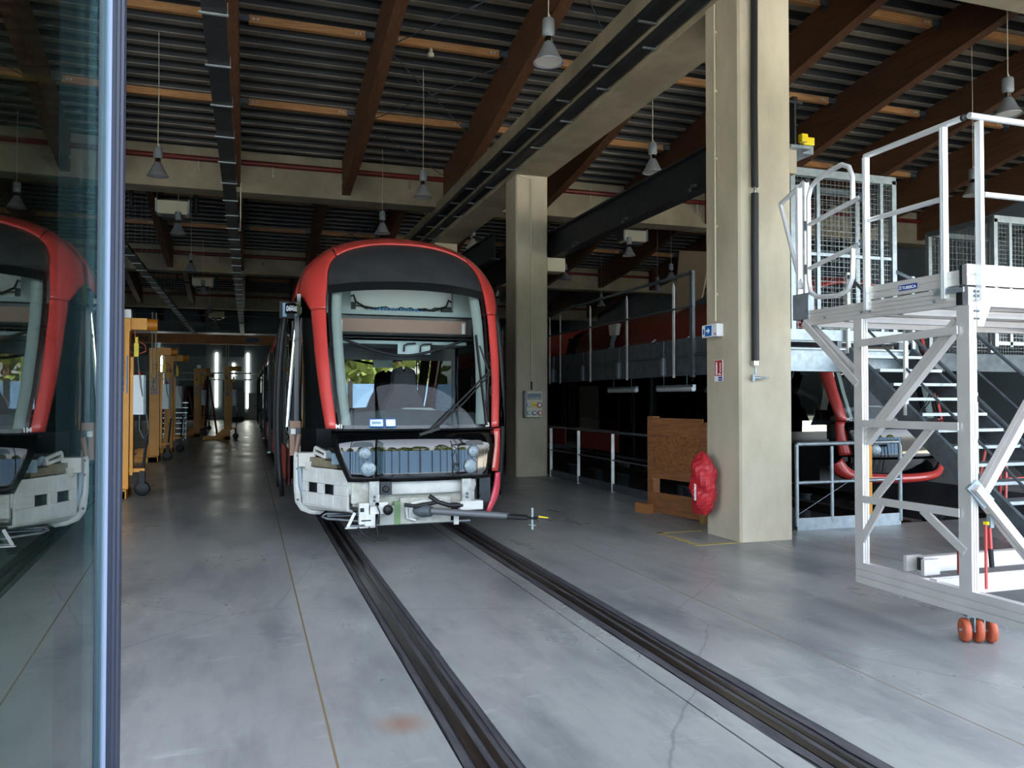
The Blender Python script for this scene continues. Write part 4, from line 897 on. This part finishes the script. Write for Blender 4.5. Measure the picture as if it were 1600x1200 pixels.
# timber hoarding between the pillars
t = thing('timber_hoarding', 'brown timber and chipboard barrier left of the nearest pillar', 'barrier', (5.44, 10.20, 0)); L = 1.18
t.rotation_euler = (0, 0, math.atan2(-1.1, .22))
MB().box(0, .12, -.06, .06, 0, 1.36).build('timber_post', M_ply, t); MB().box(L - .1, L, -.06, .06, 0, 1.3).build('timber_post', M_ply, t)
MB().box(.12, L - .1, -.035, -.01, 1.10, 1.34).build('plank', M_ply, t); MB().box(.12, L - .1, -.04, -.01, .50, .62).build('plank', M_ply, t); MB().box(.12, L - .1, -.045, -.015, .02, .30).build('plank', M_ply, t)
MB().box(.12, L - .1, -.01, .01, .55, 1.2).build('chipboard_panel', M_osb, t)
MB().box(-.16, .12, -.16, -.06, 0, .13).build('foot_block', mat('block_wood', '#a0683a', .7), t)
MB().box(L - .06, L + .02, -.12, -.04, .0, .42).build('prop', mat('prop_wood', '#8a6a3c', .7), t)

# ------------------------------------------------------------------ LANDING, STAIRS, MESH CAGES
t = thing('stair_landing', 'galvanised landing and stair descending beside the second tram', 'stairs', (7.45, 8.5, 0))
MB().box(-1.25, 1.05, .1, .76, 2.34, 2.38).build('landing_deck', M_galv, t)
MB().box(-1.25, 1.05, .04, .1, 2.36, 2.50).build('toe_board', M_galv, t)
MB().box(-1.25, 1.05, .06, .16, 1.98, 2.24).box(-1.25, 1.05, .0, .2, 2.24, 2.26).box(-1.25, 1.05, 0, .2, 1.96, 1.98).build('landing_beam', M_galv, t)
for x in (-1.1, -.2, .8): MB().box(x, x + .07, .02, .06, 2.26, 2.36).build('seat_bracket', M_galvd, t)
sl_ = (0, 0); 
def st(y): return 2.30 + (y - 0) * .83
for x, nm in ((-.02, 'stringer'), (1.0, 'stringer')):
    MB().bar((x, 0.05, 2.18), (x, -2.72, -.02 + .05), .05, .24, up=(0, 0, 1)).build(nm, M_galvd, t)
for k in range(1, 13):
    z = 2.34 - k * .18; y = .06 - k * .217
    MB().box(.0, .98, y - .13, y + .13, z - .035, z).build('tread', M_galv, t)
for x in (-.04, 1.02):
    for h, r in ((.95, .022), (.5, .016)): MB().tube([(x, .05, 2.3 + h), (x, -2.6, .1 + h)], r, 8).build('handrail', M_galvd, t)
    for y in (0, -.95, -1.9, -2.6): MB().bar((x, y, 2.2 + y * .83), (x, y, 3.25 + y * .83 * 1.0), .05, .03).build('rail_post', M_white if x < 0 else M_galv, t)
def mesh_panel(par, x0, x1, y0, y1, z0, z1, st_=.065, r=.0014):
    m = MB(); L = math.hypot(x1 - x0, y1 - y0); n = int(L / st_); k = int((z1 - z0) / st_)
    for i in range(n + 1):
        f = i / n; m.bar((x0 + (x1 - x0) * f, y0 + (y1 - y0) * f, z0), (x0 + (x1 - x0) * f, y0 + (y1 - y0) * f, z1), r * 2, r * 2)
    for j in range(k + 1): z = z0 + (z1 - z0) * j / k; m.bar((x0, y0, z), (x1, y1, z), r * 2, r * 2)
    m.build('wire_mesh', M_galv, par, kind='stuff', fixn=False)
def cage(loc, w, d, h, lab, div=()):
    t = thing('mesh_cage', lab, 'cage', loc)
    for x, y in ((0, 0), (w, 0), (0, d), (w, d)): MB().bar((x, y, 0), (x, y, h), .07, .07).build('corner_post', M_galv, t)
    for x in div: MB().bar((x, 0, 0), (x, 0, h - .03), .05, .05).build('mullion', M_galv, t)
    MB().bar((-.03, 0, h), (w + .03, 0, h), .07, .10).build('top_rail', M_galv, t); MB().bar((-.03, d, h), (w + .03, d, h), .07, .08).build('top_rail', M_galvd, t)
    MB().bar((0, 0, h), (0, d, h), .07, .08).build('side_rail', M_galvd, t); MB().bar((w, 0, h), (w, d, h), .07, .08).build('side_rail', M_galvd, t); MB().bar((0, 0, .05), (w, 0, .05), .05, .05).build('bottom_rail', M_galv, t); MB().bar((0, 0, 1.1), (w, 0, 1.1), .04, .04).build('mid_rail', M_galv, t)
    for k in range(1): MB().bar((w, 0, .95), (w + .9, -.6, .35), .04, .04).build('brace', M_galvd, t)
    mesh_panel(t, 0.03, w - .03, 0, 0, .08, h - .06); mesh_panel(t, 0, 0, 0, d, .08, h - .06); mesh_panel(t, w, w, 0, d, .08, h - .06); mesh_panel(t, 0, w, d, d, .08, h - .06, .1)
cage((6.6, 8.58, 2.38), 1.62, .68, 2.15, 'galvanised mesh cage on the landing right of the nearest pillar', (.40, 1.42))
cage((10.5, 9.0, 2.38), 1.3, 1.2, 1.9, 'galvanised mesh cage at the right edge behind the scaffold', (.3,))
t = thing('mesh_fence', 'low galvanised mesh fence between the two cages', 'fence', (10.5, 10.6, 2.38)); mesh_panel(t, 0, 5, 0, 0, 0, .9, .06); MB().bar((0, 0, .92), (5, 0, .92), .03, .03).build('top_rail', M_galvd, t); MB().box(0, 5, -.05, .6, -.3, -.0).build('deck_edge', M_galvd, t)
# red trestle and drum behind the stairs
t = thing('red_trestle', 'red tubular trestle under the stairs on the right', 'trestle', (9.0, 7.6, 0))
for a, b in (((0, 0, 0), (.15, .1, .95)), ((.5, 0, 0), (.4, .1, .95)), ((0, .5, 0), (.15, .4, .95)), ((.5, .5, 0), (.4, .4, .95)), ((.1, .05, .6), (.45, .05, .6)), ((.15, .1, .95), (.4, .4, .95))): MB().tube([a, b], .02, 6).build('tube_frame', M_red, t)
t = thing('yellow_post', 'narrow orange-yellow post behind the gate panel', 'post', (8.05, 8.9, -1.0)); MB().box(-.06, .06, -.03, .03, 0, 2.0).box(-.12, .12, -.1, .1, 0, .03).build('post_body', M_yel, t)

# ------------------------------------------------------------------ SCAFFOLD PLATFORM (foreground right)
SX = 4.5
t = thing('aluminium_platform', 'bright aluminium work platform with guard rails, foreground right', 'platform', (SX, 0, 0))
def ext(p0, p1, w, h, nm, m_=M_alu, up=(0, 0, 1), gr=2):
    # aluminium extrusion: a box with shallow grooves along both wide faces
    mb = MB(); p0 = Vector(p0); p1 = Vector(p1); d = (p1 - p0).normalized(); u = Vector(up)
    if abs(d.dot(u)) > .95: u = Vector((0, 1, 0))
    r = d.cross(u).normalized(); u = r.cross(d).normalized(); a, e = w / 2, h / 2; gg = .004; gd = .005
    side = [(a, -e)]
    for k in range(1, gr + 1):
        y = -e + h * k / (gr + 1); side += [(a, y - gg), (a - gd, y - gg), (a - gd, y + gg), (a, y + gg)]
    side += [(a, e)]; pr = side + [(-x, y) for x, y in side[::-1]]
    n = len(pr); mb.add([p0 + r * x + u * y for x, y in pr] + [p1 + r * x + u * y for x, y in pr], [tuple(range(n - 1, -1, -1)), tuple(range(n, 2 * n))] + [(i, (i + 1) % n, n + (i + 1) % n, n + i) for i in range(n)])
    return mb.build(nm, m_, t)
Wd = 2.6
ext((0, 5.07, .27), (0, 2.9, .27), .06, .16, 'base_beam')
ext((Wd, 5.07, .27), (Wd, 2.9, .27), .06, .16, 'base_beam')
for y in (5.03, 4.07):
    ext((.0, y, .35), (.0, y, 2.22), .10 if y < 4.5 else .085, .06, 'leg', up=(1, 0, 0)); ext((Wd, y, .35), (Wd, y, 2.22), .10, .06, 'leg', up=(1, 0, 0))
# deck edge beams and toe boards
ext((0, 5.69, 2.285), (0, 4.10, 2.285), .04, .125, 'edge_beam', gr=3); ext((.02, 4.10, 2.285), (Wd, 4.10, 2.285), .04, .125, 'edge_beam', gr=3); ext((Wd, 5.69, 2.285), (Wd, 4.10, 2.285), .04, .125, 'edge_beam', gr=3); ext((0, 5.69, 2.285), (Wd, 5.69, 2.285), .04, .125, 'edge_beam', gr=3)
ext((0, 4.93, 2.41), (0, 4.11, 2.41), .025, .10, 'toe_board', gr=1); ext((.02, 4.09, 2.43), (Wd, 4.09, 2.43), .025, .14, 'toe_board', gr=1)
for k in range(6): MB().box(.03, Wd - .03, 4.14 + k * .256, 4.385 + k * .256, 2.27, 2.30).build('deck_plank', M_alu, t)
for y in (4.65, 5.2): ext((.02, y, 2.24), (Wd, y, 2.24), .05, .05, 'deck_bearer', gr=1)
MB().box(-.025, .025, 4.075, 4.125, 2.225, 2.35).build('corner_cap', M_black, t); MB().box(-.02, .015, 4.08, 4.10, 2.36, 2.49).build('corner_cap', M_black, t); MB().box(-.02, .02, 5.68, 5.70, 2.225, 2.35).build('corner_cap', M_black, t)
MB().box(-.034, -.026, 4.06, 4.3, 2.31, 2.34).box(-.03, -.02, 4.1, 4.28, 2.33, 2.35).build('corner_bracket', M_galv, t)
# brand plate
pl_ = MB().box(-.0155, -.0135, 4.46, 4.63, 2.385, 2.425).build('name_plate', mat('plate_navy', '#1d2c86', .35), t)
# guard rails
def tb(pts, r=.021, nm='guard_tube', m_=M_aluw): return MB().tube(pts, r, 12).build(nm, m_, t)
ZR = 3.47
tb([(0, 4.97, ZR), (0, 4.08, ZR)], nm='top_rail'); tb([(.0, 4.03, ZR), (Wd, 4.03, ZR)], nm='top_rail'); MB().lathe([(0, -.01), (.022, -.01), (.022, .01), (0, .01)], 12, 0, 4.075, ZR, 'y').build('tube_cap', M_black, t)
for y in (4.94, 4.22): ext((-.02, y, 2.28), (-.02, y, ZR - .02), .045, .03, 'guard_post', M_aluw, up=(0, 1, 0), gr=1)
for x in (.11, 1.3, 2.5): ext((x, 4.055, 2.25), (x, 4.055, ZR - .02), .045, .03, 'guard_post', M_aluw, up=(1, 0, 0), gr=1)
tb([(0, 4.92, 2.97), (0, 4.24, 2.97)], .019, 'mid_rail'); tb([(.13, 4.04, 2.96), (Wd, 4.04, 2.96)], .019, 'mid_rail')
# self-closing loop gate
gt = [(0, 5.08, 3.16), (0, 5.08, 3.34), (0, 5.12, 3.43), (0, 5.20, 3.47), (0, 5.32, 3.46), (0, 5.50, 3.42), (0, 5.57, 3.38), (0, 5.60, 3.30), (0, 5.60, 3.0), (0, 5.60, 2.6), (0, 5.58, 2.50), (0, 5.50, 2.45), (0, 5.25, 2.43), (0, 5.14, 2.46), (0, 5.09, 2.55), (0, 5.08, 2.78)]
tb([(-.02, y, z) for _, y, z in gt], .02, 'gate_loop'); tb([(-.02, 5.00, 3.16), (-.02, 5.60, 3.07)], .019, 'gate_bar'); tb([(-.02, 5.00, 2.80), (-.02, 5.60, 2.70)], .019, 'gate_bar')
for z in (3.16, 2.80): MB().box(-.03, .0, 4.965, 5.01, z - .03, z + .03).build('gate_hinge', M_galv, t)
for y, z in ((5.66, 3.45), (5.75, 3.45)): ext((0, y, 2.3), (0, y, z), .045, .03, 'guard_post', M_aluw, up=(0, 1, 0), gr=1)
tb([(0, 5.66, 3.46), (0, 6.0, 3.34)], .02, 'short_rail'); tb([(0, 6.0, 3.34), (0, 5.72, 2.55)], .018, 'short_brace'); MB().lathe([(0, -.01), (.022, -.01), (.022, .01), (0, .01)], 12, 0, 5.645, 3.463, 'y').build('tube_cap', M_black, t)
MB().box(-.03, .03, 5.60, 5.80, 2.28, 2.5).build('hinge_plate', M_galv, t)
for z in (3.07, 2.70): MB().box(-.035, -.0, 5.62, 5.645, z - .04, z + .04).build('gate_hinge', M_galv, t)
# horizontals and diagonals
for z0, z1 in ((2.03, 2.06), (1.415, 1.42), (.84, .85)): ext((-.045, 5.0, z0), (-.045, 4.1, z1), .012, .055, 'flat_brace', gr=0)
ext((.02, 4.14, 2.12), (.02, 5.0, 1.28), .06, .08, 'diagonal_extrusion', gr=1)
for a, b in (((-.03, 4.33, 1.41), (-.03, 4.86, .86)), ((-.03, 4.80, .82), (-.03, 5.0, .52)), ((-.03, 4.42, .83), (-.03, 4.07, .60)), ((-.03, 5.66, 2.25), (-.03, 5.04, 1.72))): ext(a, b, .02, .055, 'diagonal_flat', gr=0)
ext((.03, 5.64, 2.22), (.03, 5.05, 1.75), .05, .06, 'corner_strut', gr=1)
ext((.1, 4.05, 1.0), (.62, 4.03, 1.72), .05, .08, 'front_diagonal', up=(0, 1, 0), gr=1); ext((-.03, 4.0, 1.03), (.62, 3.98, .36), .05, .08, 'front_diagonal', up=(0, 1, 0), gr=1)
MB().bar((-.03, 4.02, 1.05), (.08, 3.99, .92), .03, .09).build('node_plate', M_galv, t)
ext((.0, 4.11, 2.17), (.14, 4.07, 2.17), .06, .10, 'gusset', gr=0)
MB().prism([(.05, 2.22), (.17, 2.22), (.10, 2.08), (.05, 2.08)], 'y', 4.03, 4.06).build('gusset_plate', M_alu, t)
ex_ = MB()
for z in (2.13, 2.18, 2.28, 2.31):
    for x in (.02, .05): ex_.lathe([(0, -.01), (.008, -.01), (.008, 0)], 8, x, 4.025, z, 'y')
for y in (4.9, 4.99, 5.4, 4.3): ex_.lathe([(0, -.012), (.008, -.012), (.008, 0)], 8, -.022, y, 2.27, 'x')
ex_.build('bolt', M_galvd, t)
# outrigger beams at the base
ext((.08, 4.55, .42), (1.7, 4.55, .42), .06, .11, 'outrigger_beam', gr=1); ext((.0, 4.36, .30), (2.4, 4.36, .30), .06, .12, 'outrigger_beam', gr=2)
for y in (4.47, 4.63): MB().prism([(y - .015, .36), (y + .015, .36), (y + .015, .47), (y - .015, .47)], 'x', .02, .16).build('wedge_plate', M_alu, t)
hh = MB().box(.075, .082, 4.525, 4.575, .375, .465).build('beam_end', M_black, t)
for x, y in ((.06, 4.2),): MB().bar((x, y, .42), (x, y, .58), .02, .02).build('locking_pin', M_red, t)
MB().bar((.09, 4.02, .36), (.09, 4.02, .78), .014, .012).build('brake_lever', M_red, t); lv = MB().bar((.13, 4.02, .62), (.12, 4.02, .78), .016, .02).build('brake_lever', M_red, t)
MB().tube([(.14, 4.02, .50), (.13, 4.02, .62)], .016, 8).build('lever_grip', M_black, lv); MB().box(.08, .1, 4.0, 4.03, .78, .80).build('lever_tip', M_yel2, t); MB().box(.11, .14, 4.0, 4.03, .76, .88).build('lever_sleeve', M_galv, t)
# castor cluster
ca = thing('castor', None, None); ca.parent = t; ca.location = (.08, 4.08, 0); ca.rotation_euler = (0, 0, -.45); ca.scale = (1.15, 1.15, 1.2)
MB().bar((-.07, 0, .155), (.07, 0, .155), .07, .03).box(-.03, -.022, -.03, .03, .06, .16).box(.022, .03, -.03, .03, .06, .16).build('fork', M_galv, ca); MB().tube([(-.10, 0, .065), (.10, 0, .065)], .008, 6).build('axle', M_galv, ca)
for x in (-.07, 0, .07):
    w_ = MB().lathe([(0, -.016), (.05, -.018), (.062, -.016), (.065, 0), (.062, .016), (.05, .018), (0, .016)], 20, x, 0, .065, 'x').build('wheel', M_wheel, ca); MB().lathe([(0, .02), (.035, .02), (.035, .0)], 14, x, 0, .065, 'x').build('hub', M_galv, w_)
ca2 = dup(ca, t, (Wd, 4.08, 0))

# ------------------------------------------------------------------ COLUMN LIFTS
def lift(loc, num, lab, hi=True, mast=True):
    t = thing('column_lift', lab, 'vehicle lift', loc, group='yellow column lifts')
    MB().box(-.12, .12, -.12, .12, .02, 2.72).build('column', M_yel, t)
    MB().box(.13, .18, -.08, .1, .35, 2.3).build('carriage_guard', M_yel, t)
    for sy in (-.34, .22): MB().box(-.90, .10, sy, sy + .12, .0, .12).build('fork', M_yel, t)
    MB().box(-.12, .12, -.34, .34, 0, .14).build('base', M_yel, t)
    for sy in (-.16, .13): MB().prism([(-.48, .12), (-.12, .12), (-.12, .40), (-.18, .40)], 'y', sy, sy + .03).build('gusset_plate', M_yel, t)
    MB().box(-.13, .14, -.13, .13, 2.72, 2.93).build('head_box', M_yel, t)
    mo = MB().box(.14, .38, -.1, .1, 2.75, 2.94).tube([(.05, 0, 2.84), (.2, 0, 2.84)], .06, 12).build('gear_motor', M_yel, t); MB().tube([(.38, 0, 2.84), (.54, 0, 2.84)], .10, 16).build('motor_drum', mat('lift_yellow_dark', '#c9781c', .4), mo)
    MB().box(.0, .14, -.1, .08, 2.94, 3.08).build('junction_box', M_sign_w, t)
    cb = MB().box(.185, .34, -.12, .08, 1.35, 2.0).build('control_box', M_sign_w, t); MB().box(.34, .37, -.1, .06, 1.35, 2.0).build('box_side', M_greyp, cb); MB().lathe([(0, .06), (.035, .05), (.035, 0)], 12, .27, 0, 2.0).build('stop_button', M_sign_r, cb)
    MB().tube([(.27, -.05, 1.35), (.28, -.1, 1.1), (.34, -.1, .96), (.42, -.08, 1.05), (.38, -.06, 1.35), (.3, -.14, 1.8), (.25, -.16, 2.3)], .010, 6).build('cable', mat('cable_grey', '#6f7375', .5), t)
    pc = MB().box(.20, .27, -.2, -.14, 2.3, 2.52).build('pendant_control', M_yel2, t); MB().box(.215, .255, -.19, -.15, 2.52, 2.62).build('control_neck', M_yel2, pc)
    MB().tube([(.18, 0, 2.74), (.2, 0, 2.6), (.34, 0, 2.5), (.36, 0, 2.4), (.22, 0, 2.34), (.1, 0, 2.4), (.14, 0, 2.5), (.3, 0, 2.46)], .010, 6).build('orange_cable', M_rope, t)
    MB().box(.12, .36, -.06, .06, .40, .46).build('castor_arm', M_yel, t)
    MB().lathe([(0, -.04), (.10, -.04), (.12, -.03), (.12, .03), (.10, .04), (0, .04)], 18, .32, .0, .12, 'y').build('castor_wheel', M_black, t)
    jh = MB().box(.28, .36, -.07, .07, .2, .42).build('jack_body', M_black, t); MB().tube([(.32, 0, .3), (.36, -.05, .7), (.40, -.08, 1.1)], .022, 8).build('jack_handle', M_black, jh)
    if mast:
        for mx in (-.06, .03): MB().tube([(mx, -.14, 1.9), (mx, -.14, 3.85)], .016, 6).build('mast_tube', M_cream, t)
    text('SEFAC', 'lettering', mat('letter_blue', '#3d74b8', .5), t, (.045, -.124, 1.72), (PI / 2, -PI / 2, 0), .19, .001, bold=.004)
    MB().box(.085, .10, -.128, -.121, 1.70, 2.32).build('printed_line', mat('letter_blue', '#3d74b8', .5), t)
    text(num, 'number', mat('letter_dark', '#3b3a36', .5), t, (-.10 if len(num) > 1 else -.05, -.124, 2.40), (PI / 2, 0, 0), .18, .001, bold=.003)
    return t
lift((-1.98, 14.55, 0), '4', 'nearest yellow column lift, marked 4, beside the door stile')
lift((-2.31, 22.7, 0), '12', 'yellow column lift marked 12 with twin mast tubes')
lift((-2.27, 26.2, 0), '10', 'yellow column lift marked 10 behind number 12', mast=False)
lift((-2.10, 37.0, 0), '6', 'yellow column lift marked 6 behind the white steps', mast=False)
lift((-2.25, 44.6, 0), '8', 'small far yellow column lift behind the lift marked 6', mast=False)
lift((-.80, 34.3, 0), '5', 'yellow column lift standing alone nearest the tram side')
lift((-5.2, 18.5, 0), '3', 'yellow column lift seen only through the door glass', mast=False)

# ------------------------------------------------------------------ FAR AISLE ITEMS
t = thing('mobile_steps', 'white aluminium steps beside the yellow lift marked 6', 'steps', (-3.3, 33.6, 0))
for k in range(7): MB().box(-.05, 1.0, k * .2, k * .2 + .22, .25 + k * .2, .28 + k * .2).build('tread', M_aluw, t)
for x in (0, .9): MB().bar((x, -.1, .1), (x, 1.3, 1.5), .04, .06).bar((x, 1.35, 0), (x, 1.35, 1.5), .05, .05).bar((x, 0, 0), (x, .0, 1.0), .04, .04).build('frame', M_galv, t)
def stand(loc, h, lab):
    t = thing('jack_stand', lab, 'stand', loc)
    for a in range(3):
        q = 2 * PI * a / 3 + .4; MB().bar((.45 * math.cos(q), .45 * math.sin(q), 0), (.08 * math.cos(q), .08 * math.sin(q), h), .09, .06).build('leg', M_dred, t)
    MB().tube([(0, 0, h * .3), (0, 0, h + .15)], .05, 8).build('screw', M_dark, t); MB().bar((-.3, -.1, h * .35), (.3, -.1, h * .35), .05, .04).build('tie', M_dred, t)
stand((-4.0, 44, 0), 2.1, 'left dark red tripod stand before the far doorway'); stand((-3.0, 44.4, 0), 2.1, 'second dark red tripod stand before the far doorway'); stand((-1.75, 34.6 + 4, 0), 2.5, 'dark red tripod stand right of the lift marked 6')
t = thing('storage_cabinet', 'pale grey cabinet against the end wall behind the lone lift', 'cabinet', (-1.75, 62, 0)); MB().box(0, 1.5, 0, .8, .3, 2.2).build('carcass', mat('cab_grey', '#c2c8cb', .5), t); MB().box(.74, .76, -.01, 0, .4, 2.1).build('door_gap', M_dark, t); MB().box(.05, 1.45, 0.02, .7, 0, .3).build('plinth', M_dark, t)
t = thing('tarp_bundle', 'blue covered bundle on the floor at the left far aisle', 'bundle', (-6.2, 40, 0)); MB().grid([[(1.1 * x, .4 * y, .55 * max(0, 1 - abs(x) ** 4) * max(0, 1 - abs(y) ** 3) + .02) for x in (-1, -.8, -.3, .3, .8, 1)] for y in (-1, -.7, 0, .7, 1)]).build('tarpaulin', M_blue, t)
t = thing('work_bench', 'dark work bench with blue bin at the left far aisle', 'bench', (-8.5, 46, 0)); MB().box(0, 3.2, 0, .8, .85, .92).build('top', M_dark, t)
for x in (.1, 3.0): MB().box(x, x + .1, .05, .75, 0, .85).build('leg', M_galvd, t)
text('6300kg', 'lettering', mat('letter_dark', '#3b3a36', .5), [o for o in COL.objects if o.name == 'bridge_crane'][0], (-7.0, -.01, .05), (PI / 2, 0, 0), .45, .002, bold=.01)
pass
text('TUBESCA', 'lettering', M_sign_w, pl_, (-.017, 4.595, 2.393), (PI / 2, 0, -PI / 2), .03, .0005, bold=.0008)
ic = MB().box(-.017, -.0155, 4.602, 4.624, 2.393, 2.398).box(-.017, -.0155, 4.602, 4.624, 2.403, 2.408).box(-.017, -.0155, 4.602, 4.624, 2.413, 2.418).build('logo_mark', M_sign_w, pl_)
